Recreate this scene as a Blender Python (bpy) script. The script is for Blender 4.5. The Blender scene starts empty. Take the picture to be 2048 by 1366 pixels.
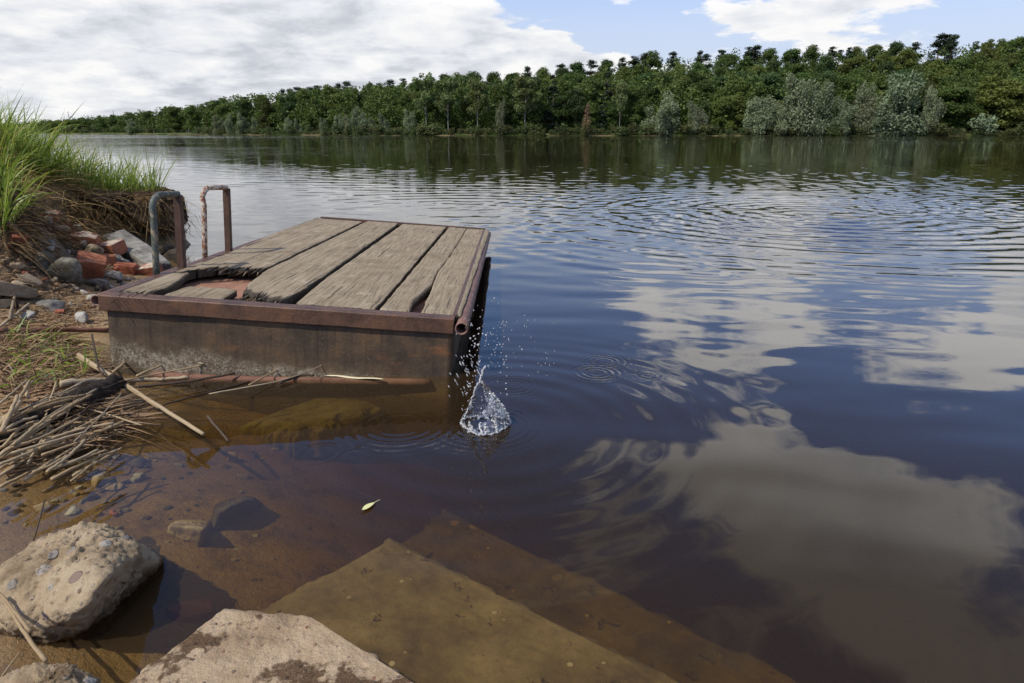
import bpy, bmesh, math, random
import numpy as np
from mathutils import Vector, Matrix, noise as mnoise
random.seed(7); RNG = np.random.default_rng(7)
SC = bpy.context.scene; COL = SC.collection
R = math.radians
# ------------------------------------------------------------------ camera
H = 1.0; F = 1365.0; CX, CY = 1024.0, 683.0
PITCH = math.atan((683 - 264) / F)
cp, sp = math.cos(PITCH), math.sin(PITCH)
CAM = np.array([0.0, 0.0, H])
def ray(px, py):
    x = (px - CX) / F; y = -(py - CY) / F
    d = np.array([x, cp + y * sp, -sp + y * cp])
    return d / np.linalg.norm(d)
def P(px, py, z=0.0):
    d = ray(px, py); t = (z - H) / d[2]; return CAM + d * t
def PY(px, py, Y):
    d = ray(px, py); return CAM + d * (Y / d[1])
def proj(p):
    q = np.asarray(p, float) - CAM
    zc = q[1] * cp - q[2] * sp; yc = q[1] * sp + q[2] * cp
    return CX + F * q[0] / zc, CY - F * yc / zc
def zdepth(p):
    q = np.asarray(p, float) - CAM
    return q[1] * cp - q[2] * sp
cam_d = bpy.data.cameras.new('camera'); cam = bpy.data.objects.new('camera', cam_d); COL.objects.link(cam)
cam.location = CAM; cam.rotation_euler = (math.pi / 2 - PITCH, 0, 0)
cam_d.sensor_width = 36; cam_d.lens = 36 * F / 2048; cam_d.clip_start = 0.02; cam_d.clip_end = 6000
SC.camera = cam

# ------------------------------------------------------------------ objects
def tag(o, label=None, cat=None, group=None, kind=None):
    for k, v in (('label', label), ('category', cat), ('group', group), ('kind', kind)):
        if v: o[k] = v
    return o
def empty(name, loc=(0, 0, 0), rz=0.0):
    o = bpy.data.objects.new(name, None); COL.objects.link(o); o.location = loc; o.rotation_euler = (0, 0, rz)
    o.empty_display_size = 0.1; return o
def mk(name, V, Fs, mats=None, parent=None, smooth=True, midx=None, loc=None, attr=None):
    me = bpy.data.meshes.new(name)
    V = np.asarray(V, np.float32)
    if isinstance(Fs, np.ndarray):
        n, k = Fs.shape
        me.vertices.add(len(V)); me.vertices.foreach_set('co', V.ravel())
        me.loops.add(n * k); me.loops.foreach_set('vertex_index', Fs.astype(np.int32).ravel())
        me.polygons.add(n); me.polygons.foreach_set('loop_start', np.arange(0, n * k, k, dtype=np.int32))
        me.polygons.foreach_set('loop_total', np.full(n, k, np.int32))
    else:
        me.from_pydata([tuple(map(float, v)) for v in V], [], [tuple(int(i) for i in f) for f in Fs])
    if mats is not None:
        for m in (mats if isinstance(mats, (list, tuple)) else [mats]): me.materials.append(m)
    if midx is not None: me.polygons.foreach_set('material_index', np.asarray(midx, np.int32))
    me.update(calc_edges=True); me.validate()
    if smooth: me.polygons.foreach_set('use_smooth', [True] * len(me.polygons))
    if attr is not None:
        a = me.attributes.new('tint', 'FLOAT', 'POINT'); a.data.foreach_set('value', np.asarray(attr, np.float32))
    o = bpy.data.objects.new(name, me); COL.objects.link(o)
    if parent is not None: o.parent = parent
    if loc is not None: o.location = loc
    return o
class MB:
    def __init__(s): s.V = []; s.F = []; s.n = 0; s.A = []
    def add(s, V, Fs, a=0.0):
        V = np.asarray(V, float); s.V.append(V); s.F += [[i + s.n for i in f] for f in Fs]; s.n += len(V); s.A.append(np.full(len(V), a))
    def box(s, lo, hi):
        x0, y0, z0 = lo; x1, y1, z1 = hi
        s.add([(x0,y0,z0),(x1,y0,z0),(x1,y1,z0),(x0,y1,z0),(x0,y0,z1),(x1,y0,z1),(x1,y1,z1),(x0,y1,z1)],
              [(0,3,2,1),(4,5,6,7),(0,1,5,4),(1,2,6,5),(2,3,7,6),(3,0,4,7)])
    def build(s, name, mats, parent=None, smooth=True, **k):
        return mk(name, np.concatenate(s.V), s.F, mats, parent, smooth, attr=np.concatenate(s.A), **k)
def bevel(o, w, seg=2):
    m = o.modifiers.new('bevel', 'BEVEL'); m.width = w; m.segments = seg; m.limit_method = 'ANGLE'; m.angle_limit = R(40)
    return o
def tube(path, radii, n=8, cap=True, rough=0.0, seed=0):
    path = np.asarray(path, float); m = len(path)
    radii = np.full(m, radii) if np.isscalar(radii) else np.asarray(radii, float)
    T = np.gradient(path, axis=0); T /= np.linalg.norm(T, axis=1)[:, None] + 1e-12
    up = np.array([0.0, 0, 1]) if abs(T[0][2]) < 0.9 else np.array([1.0, 0, 0])
    V = []; a = np.linspace(0, 2 * math.pi, n, endpoint=False)
    N0 = np.cross(T[0], up); N0 /= np.linalg.norm(N0)
    rr = np.random.default_rng(seed)
    for i in range(m):
        N0 = N0 - T[i] * N0.dot(T[i]); N0 /= np.linalg.norm(N0); B = np.cross(T[i], N0)
        r = radii[i] * (1 + rough * rr.uniform(-1, 1, n))
        V.append(path[i] + np.outer(np.cos(a) * r, N0) + np.outer(np.sin(a) * r, B))
    V = np.concatenate(V); Fs = []
    for i in range(m - 1):
        for j in range(n):
            k = (j + 1) % n
            Fs.append((i*n+j, i*n+k, (i+1)*n+k, (i+1)*n+j))
    if cap:
        Fs.append(tuple(range(n))[::-1]); Fs.append(tuple((m-1)*n + j for j in range(n)))
    return V, Fs
def smoothpath(pts, k=6):
    pts = [np.asarray(p, float) for p in pts]
    if len(pts) < 3: return np.array([pts[0] + (pts[1]-pts[0]) * t for t in np.linspace(0, 1, k + 1)])
    out = []; Q = [2*pts[0]-pts[1]] + pts + [2*pts[-1]-pts[-2]]
    for i in range(1, len(Q) - 2):
        for t in np.linspace(0, 1, k, endpoint=False):
            p0, p1, p2, p3 = Q[i-1], Q[i], Q[i+1], Q[i+2]
            out.append(0.5*((2*p1)+(-p0+p2)*t+(2*p0-5*p1+4*p2-p3)*t*t+(-p0+3*p1-3*p2+p3)*t**3))
    out.append(pts[-1]); return np.array(out)
def fb(p, o=4, Hh=0.9):  # fractal noise about -1..1
    return mnoise.fractal(Vector(p), Hh, 2.0, o)
# ------------------------------------------------------------------ material helpers
def lin(r, g, b, k=1.0):
    f = lambda c: ((c/255)/12.92 if c/255 <= 0.04045 else ((c/255+0.055)/1.055)**2.4) * k
    return (f(r), f(g), f(b), 1)
class NT:
    def __init__(s, tree): s.t = tree; s.n = tree.nodes; s.l = tree.links; s.n.clear()
    def new(s, typ, ins=None, **props):
        nd = s.n.new(typ)
        for k, v in props.items(): setattr(nd, k, v)
        for k, v in (ins or {}).items():
            sk = nd.inputs[k]
            if isinstance(v, bpy.types.NodeSocket): s.l.new(v, sk)
            else: sk.default_value = v
        return nd
    def m(s, op, a, b=0.0, c=None, clamp=False):
        i = {0: a, 1: b}
        if c is not None: i[2] = c
        return s.new('ShaderNodeMath', i, operation=op, use_clamp=clamp).outputs[0]
    def vm(s, op, a, b=(0, 0, 0)):
        nd = s.new('ShaderNodeVectorMath', {0: a, 1: b}, operation=op)
        return nd.outputs['Value'] if op in ('LENGTH', 'DISTANCE', 'DOT_PRODUCT') else nd.outputs[0]
    def noise(s, vec, scale, detail=4, rough=0.55, dist=0.0, col=False):
        nd = s.new('ShaderNodeTexNoise', {'Vector': vec, 'Scale': scale, 'Detail': detail, 'Roughness': rough, 'Distortion': dist})
        return nd.outputs['Color' if col else 'Fac']
    def vor(s, vec, scale, feat='F1', out='Distance', rnd=1.0):
        return s.new('ShaderNodeTexVoronoi', {'Vector': vec, 'Scale': scale, 'Randomness': rnd}, feature=feat).outputs[out]
    def scale(s, vec, xyz): return s.new('ShaderNodeMapping', {'Vector': vec, 'Scale': xyz}).outputs[0]
    def ss(s, x, a, b, lo=0.0, hi=1.0):  # smoothstep map
        return s.new('ShaderNodeMapRange', {0: x, 1: a, 2: b, 3: lo, 4: hi}, interpolation_type='SMOOTHSTEP').outputs[0]
    def mix(s, f, a, b, blend='MIX'):
        nd = s.new('ShaderNodeMix', data_type='RGBA', blend_type=blend)
        for k, v in ((0, f), (6, a), (7, b)):
            if isinstance(v, bpy.types.NodeSocket): s.l.new(v, nd.inputs[k])
            else: nd.inputs[k].default_value = v
        return nd.outputs[2]
    def ramp(s, f, stops):
        nd = s.new('ShaderNodeValToRGB', {0: f}); e = nd.color_ramp.elements
        while len(e) < len(stops): e.new(0.5)
        for i, (p, c) in enumerate(stops): e[i].position = p; e[i].color = c
        return nd.outputs[0]
    def obj(s): return s.new('ShaderNodeTexCoord').outputs['Object']
    def pos(s): return s.new('ShaderNodeNewGeometry').outputs['Position']
    def bump(s, h, dist, strength=1.0): return s.new('ShaderNodeBump', {'Height': h, 'Distance': dist, 'Strength': strength}).outputs[0]
    def rnd(s): return s.new('ShaderNodeObjectInfo').outputs['Random']
    def tint(s): return s.new('ShaderNodeAttribute', attribute_name='tint').outputs['Fac']
    def surf(s, col, rough=0.8, normal=None, spec=0.3, **k):
        i = {'Base Color': col, 'Roughness': rough, 'Specular IOR Level': spec}
        if normal is not None: i['Normal'] = normal
        i.update(k)
        b = s.new('ShaderNodeBsdfPrincipled', i); return b.outputs[0]
    def out(s, sh, vol=None):
        o = s.new('ShaderNodeOutputMaterial', {'Surface': sh})
        if vol is not None: s.l.new(vol, o.inputs['Volume'])
def mat(name):
    m = bpy.data.materials.new(name); m.use_nodes = True; return m, NT(m.node_tree)
def sepxyz(t, v):
    nd = t.new('ShaderNodeSeparateXYZ', {0: v}); return nd.outputs[0], nd.outputs[1], nd.outputs[2]
# ------------------------------------------------------------------ materials
M = {}
def stone_mat(key, base, dark, light, sc=8.0, bump=0.006, agg=0.0, rough=0.9, moss=None, wetz=False):
    m, t = mat(key); v = t.obj(); r = t.rnd()
    v2 = t.vm('ADD', v, t.new('ShaderNodeCombineXYZ', {0: t.m('MULTIPLY', r, 37.0), 1: t.m('MULTIPLY', r, 91.0), 2: 0.0}).outputs[0])
    n1 = t.noise(v2, sc, 8, 0.62); n2 = t.noise(v2, sc * 9, 6, 0.7)
    c = t.ramp(n1, [(0.3, dark), (0.5, base), (0.7, light)])
    c = t.mix(t.ss(n2, 0.5, 0.75, 0, 0.45), c, dark)
    h = t.m('ADD', t.m('MULTIPLY', n1, 0.7), t.m('MULTIPLY', n2, 0.5))
    if agg:
        d = t.vor(v2, sc * 2.6); cc = t.vor(v2, sc * 2.6, out='Color')
        sx, sy, sz = sepxyz(t, cc)
        on = t.m('MULTIPLY', t.ss(d, 0.30, 0.24), t.m('GREATER_THAN', sx, 1 - agg))
        c = t.mix(on, c, t.ramp(sy, [(0, lin(92, 92, 96)), (0.4, lin(140, 132, 122)), (0.7, lin(120, 84, 66)), (1, lin(165, 160, 150))]))
        d2 = t.vor(v2, sc * 8.5); c2 = t.vor(v2, sc * 8.5, out='Color'); a2, b2, _ = sepxyz(t, c2)
        on2 = t.m('MULTIPLY', t.ss(d2, 0.33, 0.25), t.m('GREATER_THAN', a2, 1 - agg))
        c = t.mix(on2, c, t.ramp(b2, [(0, lin(70, 62, 56)), (0.5, lin(165, 150, 130)), (1, lin(110, 85, 70))]))
        pit = t.ss(t.noise(v2, sc * 3.3, 3, 0.5), 0.36, 0.28)
        c = t.mix(t.m('MULTIPLY', pit, 0.5), c, dark)
        h = t.m('SUBTRACT', t.m('ADD', h, t.m('MULTIPLY', t.m('ADD', on, on2), 0.25)), t.m('MULTIPLY', pit, 0.7))
    if moss is not None:
        c = t.mix(t.ss(t.noise(v2, sc * 1.7, 5, 0.6), 0.52, 0.66, 0, 0.8), c, moss)
    rr = rough
    if wetz:   # damp foot where the water laps
        _, _, wz = sepxyz(t, t.pos()); wt = t.ss(t.m('ADD', wz, t.m('MULTIPLY', t.m('SUBTRACT', n1, 0.5), 0.06)), 0.035, 0.012)
        c = t.mix(wt, c, t.mix(1.0, c, (0.42, 0.38, 0.33, 1), 'MULTIPLY')); rr = t.m('SUBTRACT', rough, t.m('MULTIPLY', wt, 0.45))
    t.out(t.surf(c, rr, t.bump(h, bump), 0.2)); M[key] = m
stone_mat('concrete', lin(160, 140, 112), lin(104, 86, 64), lin(182, 164, 136), 7.0, 0.016, 0.30, wetz=True)
stone_mat('stone_grey', lin(128, 120, 108), lin(72, 66, 58), lin(170, 164, 152), 14, 0.004)
stone_mat('stone_white', lin(160, 154, 142), lin(104, 96, 84), lin(186, 182, 172), 16, 0.004)
stone_mat('stone_tan', lin(150, 132, 106), lin(95, 80, 60), lin(180, 164, 138), 14, 0.004)
stone_mat('stone_dark', lin(70, 62, 52), lin(38, 33, 28), lin(96, 88, 76), 14, 0.005)
stone_mat('slab_grey', lin(124, 120, 112), lin(74, 70, 64), lin(160, 156, 148), 9, 0.005, 0.12)
stone_mat('mossy', lin(98, 92, 78), lin(48, 43, 34), lin(150, 146, 132), 9, 0.008, 0.2, moss=lin(70, 68, 42))
stone_mat('brick', lin(170, 108, 78), lin(138, 84, 62), lin(184, 132, 104), 16, 0.004)
stone_mat('brick_red', lin(150, 88, 64), lin(112, 64, 46), lin(172, 112, 86), 16, 0.004)
stone_mat('sunk_concrete', lin(108, 93, 69), lin(64, 52, 38), lin(136, 118, 90), 5.0, 0.008, 0.05)
stone_mat('sunk_mud', lin(100, 90, 60), lin(64, 56, 36), lin(122, 110, 78), 6.0, 0.012, 0.05)
stone_mat('soil_dark', lin(78, 62, 45), lin(34, 27, 20), lin(112, 92, 68), 12, 0.04)

def m_brick_mortar():
    m, t = mat('brick_mortar'); v = t.obj(); n = t.noise(v, 16, 7, 0.65)
    c = t.ramp(n, [(0.3, lin(142, 88, 66)), (0.6, lin(170, 110, 82))])
    g = t.new('ShaderNodeNewGeometry').outputs['Normal']; _, _, nz = sepxyz(t, t.new('ShaderNodeTexCoord').outputs['Normal'])
    k = t.m('MULTIPLY', t.ss(nz, 0.35, 0.75), t.ss(t.noise(v, 11, 4), 0.4, 0.5))
    c = t.mix(k, c, t.ramp(t.noise(v, 40, 6), [(0.3, lin(165, 145, 125)), (0.7, lin(200, 185, 165))]))
    t.out(t.surf(c, 0.9, t.bump(n, 0.005), 0.2)); M['brick_mortar'] = m
m_brick_mortar()
def m_step():   # dry cast concrete with dark damp patches
    m, t = mat('step_concrete'); v = t.pos(); n1 = t.noise(v, 9, 8, 0.65); n2 = t.noise(v, 120, 4, 0.7)
    c = t.ramp(n1, [(0.32, lin(138, 116, 90)), (0.5, lin(166, 143, 114)), (0.68, lin(182, 160, 132))])
    d = t.vor(v, 70); cc = t.vor(v, 70, out='Color'); a, b, _ = sepxyz(t, cc)
    on = t.m('MULTIPLY', t.ss(d, 0.32, 0.22), t.m('GREATER_THAN', a, 0.72))
    c = t.mix(on, c, t.ramp(b, [(0, lin(92, 80, 70)), (0.5, lin(150, 128, 108)), (1, lin(120, 78, 58))]))
    x, y, z = sepxyz(t, v)
    w = t.m('ADD', t.noise(v, 7.5, 6, 0.55), t.m('MULTIPLY', t.m('SUBTRACT', y, 1.035), -1.1))
    wet = t.m('MULTIPLY', t.ss(t.m('ADD', w, t.m('MULTIPLY', t.m('SUBTRACT', t.noise(v, 60, 4, 0.7), 0.5), 0.16)), 0.51, 0.58), t.ss(t.noise(v, 24, 4), 0.36, 0.42))
    c = t.mix(wet, c, t.mix(1.0, c, lin(128, 112, 92), 'MULTIPLY'))
    c = t.mix(t.ss(t.noise(v, 260, 3, 0.7), 0.42, 0.66, 0, 0.45), c, lin(118, 98, 76))
    h = t.m('ADD', t.m('MULTIPLY', n1, 0.5), t.m('ADD', t.m('MULTIPLY', n2, 0.6), t.m('MULTIPLY', on, 0.15)))
    t.out(t.surf(c, t.m('SUBTRACT', 0.9, t.m('MULTIPLY', wet, 0.25)), t.bump(h, 0.008), 0.25)); M['step'] = m
m_step()
def m_rust(key, c0, c1, c2, spots=0.5, rough=0.65, deposit=False):
    m, t = mat(key); v = t.obj(); n = t.noise(v, 9, 8, 0.65); n2 = t.noise(v, 60, 5, 0.7)
    st = t.noise(t.scale(v, (14, 14, 2.0)), 1.0, 6, 0.6)
    c = t.ramp(t.m('ADD', t.m('MULTIPLY', n, 0.7), t.m('MULTIPLY', st, 0.3)), [(0.34, c0), (0.5, c1), (0.66, c2)])
    c = t.mix(t.ss(n2, 0.5, 0.72, 0, spots), c, c0)
    c = t.mix(t.ss(t.noise(v, 220, 2), 0.62, 0.72, 0, 0.5), c, lin(150, 118, 96))
    h = t.m('ADD', n, n2)
    if deposit:
        drip = t.ss(t.noise(t.scale(v, (30, 1, 1.1)), 1.0, 5, 0.6), 0.52, 0.68, 0, 0.55); c = t.mix(drip, c, lin(48, 37, 30))
        org = t.ss(t.noise(t.scale(v, (3, 3, 9)), 1.0, 6, 0.65), 0.56, 0.72, 0, 0.7); c = t.mix(org, c, lin(134, 86, 52))
        x, y, z = sepxyz(t, v)
        # encrusted band just above the old waterline, thicker towards the shore
        e = t.m('ADD', z, t.m('MULTIPLY', t.m('SUBTRACT', t.noise(v, 7, 7, 0.65), 0.5), 0.20))
        e = t.m('ADD', e, t.m('MULTIPLY', x, 0.055))
        lo = t.ss(e, -0.195, -0.245); hi = t.ss(e, -0.335, -0.30)
        band = t.m('MULTIPLY', lo, t.ss(t.m('ADD', t.m('MULTIPLY', t.noise(v, 90, 5, 0.75), 0.6), t.m('MULTIPLY', t.noise(v, 11, 4, 0.6), 0.4)), 0.40, 0.58, 0, 1.0))
        band = t.m('MULTIPLY', band, t.ss(x, 1.45, 0.75, 0.25, 1.0))
        c = t.mix(t.ss(e, -0.15, -0.27, 0, 0.75), c, lin(104, 88, 66))
        c = t.mix(t.m('MULTIPLY', band, hi), c, t.ramp(n2, [(0.35, lin(112, 96, 74)), (0.62, lin(176, 164, 142))]))
        c = t.mix(t.ss(z, -0.345, -0.37, 0, 0.55), c, lin(46, 38, 24))
        h = t.m('ADD', h, t.m('MULTIPLY', band, 1.2))
    t.out(t.surf(c, rough, t.bump(h, 0.0022), 0.35)); M[key] = m
m_rust('rust_beam', lin(58, 42, 34), lin(88, 64, 50), lin(112, 78, 56), 0.5, 0.5)
m_rust('rust_plate', lin(50, 41, 32), lin(78, 64, 49), lin(104, 80, 55), 0.4, 0.7, True)
m_rust('rust_deck', lin(112, 80, 62), lin(146, 106, 84), lin(166, 124, 100), 0.3, 0.8)
m_rust('rust_pipe', lin(84, 60, 52), lin(116, 86, 76), lin(138, 104, 90), 0.4, 0.6)
m_rust('rust_pink', lin(128, 88, 72), lin(166, 124, 106), lin(188, 156, 136), 0.5, 0.8)
m_rust('rust_post', lin(58, 42, 34), lin(80, 58, 46), lin(98, 70, 54), 0.4, 0.6)
m_rust('rust_bright', lin(92, 62, 48), lin(118, 82, 66), lin(138, 100, 82), 0.5, 0.8)
def m_flaky(key, paint, under, thr, sc):
    m, t = mat(key); v = t.obj(); n = t.noise(v, sc, 7, 0.7); n2 = t.noise(v, 12, 4)
    k = t.ss(t.m('ADD', t.m('MULTIPLY', n, 0.8), t.m('MULTIPLY', n2, 0.2)), thr, thr + 0.05)
    c = t.mix(k, t.mix(t.ss(n2, 0.4, 0.6), paint, t.mix(1.0, paint, (0.75, 0.78, 0.8, 1), 'MULTIPLY')), under)
    t.out(t.surf(c, 0.6, t.bump(n, 0.002), 0.4)); M[key] = m
m_flaky('paint_green', lin(82, 88, 80), lin(146, 132, 108), 0.52, 34)
m_flaky('paint_white', lin(206, 194, 174), lin(132, 86, 58), 0.47, 60)
def m_wood():
    m, t = mat('weathered_wood'); v = t.obj(); r = t.rnd()
    v = t.vm('ADD', v, t.new('ShaderNodeCombineXYZ', {0: t.m('MULTIPLY', r, 9.0), 1: t.m('MULTIPLY', r, 23.0), 2: 0.0}).outputs[0])
    wv = t.vm('ADD', v, t.vm('MULTIPLY', t.vm('SUBTRACT', t.noise(v, 2.2, 3, col=True), (0.5, 0.5, 0.5)), (0.04, 0.0, 0.0)))
    g1 = t.noise(t.scale(wv, (70, 3.0, 30)), 1.0, 7, 0.68)
    g2 = t.noise(t.scale(wv, (190, 6.0, 60)), 1.0, 5, 0.7)
    big = t.noise(v, 3.5, 6, 0.6)
    c = t.ramp(g1, [(0.28, lin(94, 84, 67)), (0.45, lin(138, 123, 100)), (0.7, lin(166, 151, 127))])
    c = t.mix(t.ss(g2, 0.56, 0.74, 0, 0.7), c, lin(62, 51, 41))
    c = t.mix(t.ss(big, 0.45, 0.70, 0, 0.5), c, lin(108, 92, 73))
    c = t.mix(t.ss(t.noise(v, 8, 5, 0.7), 0.56, 0.70, 0, 0.6), c, lin(176, 160, 138))
    # fine dark checks running with the grain
    ck = t.ss(t.noise(t.scale(wv, (48, 1.6, 10)), 1.0, 3, 0.5), 0.36, 0.31)
    c = t.mix(t.m('MULTIPLY', ck, 0.65), c, lin(46, 39, 32))
    sp = t.m('MULTIPLY', t.ss(t.vor(v, 26), 0.085, 0.06), t.m('GREATER_THAN', t.noise(v, 3, 2), 0.5))
    c = t.mix(sp, c, lin(205, 200, 190))
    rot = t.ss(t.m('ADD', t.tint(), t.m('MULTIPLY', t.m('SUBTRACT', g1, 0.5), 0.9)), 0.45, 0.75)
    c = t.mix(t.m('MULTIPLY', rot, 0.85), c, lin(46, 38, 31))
    h = t.m('SUBTRACT', t.m('ADD', t.m('MULTIPLY', g1, 0.9), t.m('MULTIPLY', g2, 0.5)), t.m('MULTIPLY', ck, 0.8))
    t.out(t.surf(c, 0.88, t.bump(h, 0.0038), 0.2)); M['wood'] = m
m_wood()
def m_tinted(key, stops, rough=0.75, nsc=30, spec=0.25, trans=0.0, bump=0.002, long=None):
    m, t = mat(key); v = t.obj()
    vv = t.scale(v, long) if long else v
    n = t.noise(vv, nsc, 5, 0.65)
    f = t.m('ADD', t.m('MULTIPLY', t.tint(), 0.75), t.m('MULTIPLY', n, 0.25))
    c = t.ramp(f, stops)
    s = t.surf(c, rough, t.bump(n, bump), spec)
    if trans:
        tr = t.new('ShaderNodeBsdfTranslucent', {'Color': t.mix(1.0, c, (1.15, 1.2, 0.6, 1), 'MULTIPLY')}).outputs[0]
        s = t.new('ShaderNodeMixShader', {0: trans, 1: s, 2: tr}).outputs[0]
    t.out(s); M[key] = m
m_tinted('reed', [(0.0, lin(96, 78, 56)), (0.3, lin(146, 124, 92)), (0.6, lin(168, 146, 112)), (0.9, lin(146, 134, 114))], 0.6, 60)
m_tinted('twig_dark', [(0.0, lin(44, 36, 30)), (0.5, lin(70, 58, 48)), (1.0, lin(98, 82, 66))], 0.8, 60)
m_tinted('driftwood', [(0.0, lin(96, 82, 66)), (0.5, lin(150, 132, 106)), (1.0, lin(178, 160, 132))], 0.8, 1.0, long=(60, 60, 60))
m_tinted('char', [(0.0, lin(26, 21, 17)), (0.5, lin(50, 42, 34)), (1.0, lin(96, 80, 62))], 0.75, 26, bump=0.012)
m_tinted('grass_green', [(0.0, lin(74, 96, 38)), (0.30, lin(110, 134, 56)), (0.62, lin(146, 162, 80)), (0.85, lin(184, 180, 112)), (1.0, lin(196, 176, 122))], 0.45, 8, 0.35, 0.42)
m_tinted('grass_dry', [(0.0, lin(86, 66, 42)), (0.4, lin(134, 106, 68)), (0.75, lin(172, 144, 98)), (1.0, lin(196, 174, 130))], 0.7, 8, 0.2, 0.2)
m_tinted('litter', [(0.0, lin(60, 46, 34)), (0.3, lin(118, 92, 66)), (0.55, lin(160, 128, 92)), (0.8, lin(128, 112, 96)), (1.0, lin(188, 174, 152))], 0.8, 30)
m_tinted('roots', [(0.0, lin(50, 38, 26)), (0.5, lin(92, 72, 48)), (1.0, lin(140, 114, 76))], 0.85, 20)
m_tinted('leaf_pale', [(0.0, lin(196, 196, 130)), (1.0, lin(214, 212, 156))], 0.5, 20)
m_tinted('strip_pale', [(0.0, lin(205, 192, 150)), (1.0, lin(225, 216, 182))], 0.6, 30)
def foliage(key, c0, c1, c2, trans=0.3, var=0.25):
    m, t = mat(key); r = t.rnd(); v = t.obj(); n = t.noise(v, 0.45, 3)
    f = t.m('ADD', t.m('MULTIPLY', t.tint(), 0.6), t.m('MULTIPLY', n, 0.4))
    c = t.ramp(f, [(0.15, c0), (0.5, c1), (0.85, c2)])
    hs = t.new('ShaderNodeHueSaturation', {'Hue': t.m('ADD', 0.5 - 0.035, t.m('MULTIPLY', r, 0.06)), 'Saturation': 1.0, 'Value': t.m('ADD', 1 - var / 2, t.m('MULTIPLY', t.m('FRACT', t.m('MULTIPLY', r, 7.31)), var)), 'Color': c}).outputs[0]
    s = t.surf(hs, 0.6, None, 0.2)
    tr = t.new('ShaderNodeBsdfTranslucent', {'Color': t.mix(1.0, hs, (1.1, 1.15, 0.6, 1), 'MULTIPLY')}).outputs[0]
    t.out(t.new('ShaderNodeMixShader', {0: trans, 1: s, 2: tr}).outputs[0]); M[key] = m
foliage('leaf_oak', (0.048, 0.075, 0.017, 1), (0.078, 0.114, 0.026, 1), (0.112, 0.150, 0.038, 1), var=0.75)
foliage('leaf_light', (0.074, 0.105, 0.022, 1), (0.112, 0.150, 0.034, 1), (0.145, 0.182, 0.050, 1), var=0.5)
foliage('leaf_deep', (0.034, 0.060, 0.020, 1), (0.054, 0.090, 0.028, 1), (0.080, 0.118, 0.040, 1), var=0.5)
foliage('leaf_pine', (0.024, 0.036, 0.018, 1), (0.036, 0.054, 0.026, 1), (0.054, 0.074, 0.036, 1), 0.15, 0.4)
foliage('leaf_willow', (0.135, 0.168, 0.090, 1), (0.19, 0.226, 0.126, 1), (0.245, 0.28, 0.168, 1), 0.25, 0.35)
foliage('leaf_birch', (0.085, 0.125, 0.040, 1), (0.125, 0.170, 0.058, 1), (0.16, 0.20, 0.08, 1), 0.3, 0.3)
foliage('leaf_yellow', (0.06, 0.09, 0.012, 1), (0.09, 0.125, 0.018, 1), (0.12, 0.155, 0.028, 1), 0.3, 0.2)
foliage('leaf_spruce', (0.016, 0.026, 0.014, 1), (0.026, 0.038, 0.020, 1), (0.042, 0.052, 0.028, 1), 0.1, 0.3)
foliage('leaf_bush', (0.06, 0.085, 0.028, 1), (0.085, 0.11, 0.038, 1), (0.13, 0.13, 0.055, 1), 0.25, 0.5)
def m_bark(key, a, b, sc=3.0):
    m, t = mat(key); v = t.obj(); n = t.noise(t.scale(v, (4, 4, 0.6)), sc, 5, 0.6)
    t.out(t.surf(t.ramp(n, [(0.35, a), (0.65, b)]), 0.9, t.bump(n, 0.05), 0.1)); M[key] = m
m_bark('bark', lin(70, 62, 52), lin(110, 98, 84)); m_bark('bark_pine', lin(96, 66, 46), lin(150, 104, 72))
m_bark('bark_pale', lin(112, 108, 96), lin(150, 146, 134)); m_bark('bark_dead', lin(108, 84, 66), lin(150, 122, 98))

# ---- ground: sand bed, damp beach, brown soil of the bank
def m_ground():
    m, t = mat('shore_ground'); v = t.pos(); x, y, z = sepxyz(t, v)
    n = t.noise(v, 5, 8, 0.65); n2 = t.noise(v, 45, 6, 0.7); n3 = t.noise(v, 300, 3, 0.6)
    sand = t.ramp(n, [(0.3, lin(146, 120, 82)), (0.5, lin(170, 142, 102)), (0.7, lin(188, 160, 118))])
    sand = t.mix(t.ss(n3, 0.55, 0.7, 0, 0.4), sand, lin(96, 78, 58))
    soil = t.ramp(n2, [(0.3, lin(66, 52, 40)), (0.5, lin(114, 94, 72)), (0.7, lin(150, 126, 100))])
    zz = t.m('ADD', z, t.m('MULTIPLY', t.m('SUBTRACT', n, 0.5), 0.18))
    c = t.mix(t.ss(zz, 0.06, 0.20), sand, soil)
    wet = t.m('MULTIPLY', t.ss(t.m('ADD', z, t.m('MULTIPLY', t.m('SUBTRACT', n2, 0.5), 0.02)), 0.05, 0.015), 1.0)
    c = t.mix(wet, c, t.mix(1.0, c, (0.62, 0.58, 0.54, 1), 'MULTIPLY'))
    silt = t.m('MULTIPLY', t.ss(z, -0.02, -0.06), t.ss(t.noise(v, 6.5, 8, 0.72), 0.46, 0.62, 0, 0.75))
    c = t.mix(silt, c, lin(84, 66, 46))
    blk = t.m('MULTIPLY', t.ss(z, -0.03, -0.08), t.ss(t.noise(v, 28, 5, 0.75), 0.60, 0.68, 0, 0.8)); c = t.mix(blk, c, lin(48, 38, 28))
    grit = t.m('MULTIPLY', t.ss(t.vor(v, 60), 0.26, 0.2), t.m('GREATER_THAN', t.noise(v, 7, 3), 0.53))
    c = t.mix(t.m('MULTIPLY', grit, 0.6), c, t.ramp(t.vor(v, 60, out='Color'), [(0.2, lin(60, 52, 46)), (0.8, lin(176, 160, 140))]))
    h = t.m('ADD', t.m('ADD', t.m('MULTIPLY', n2, 1.0), t.m('MULTIPLY', n3, 0.25)), t.m('MULTIPLY', grit, 0.3))
    t.out(t.surf(c, t.m('SUBTRACT', 0.92, t.m('MULTIPLY', wet, 0.45)), t.bump(h, 0.012), 0.3)); M['ground'] = m
m_ground()
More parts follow.
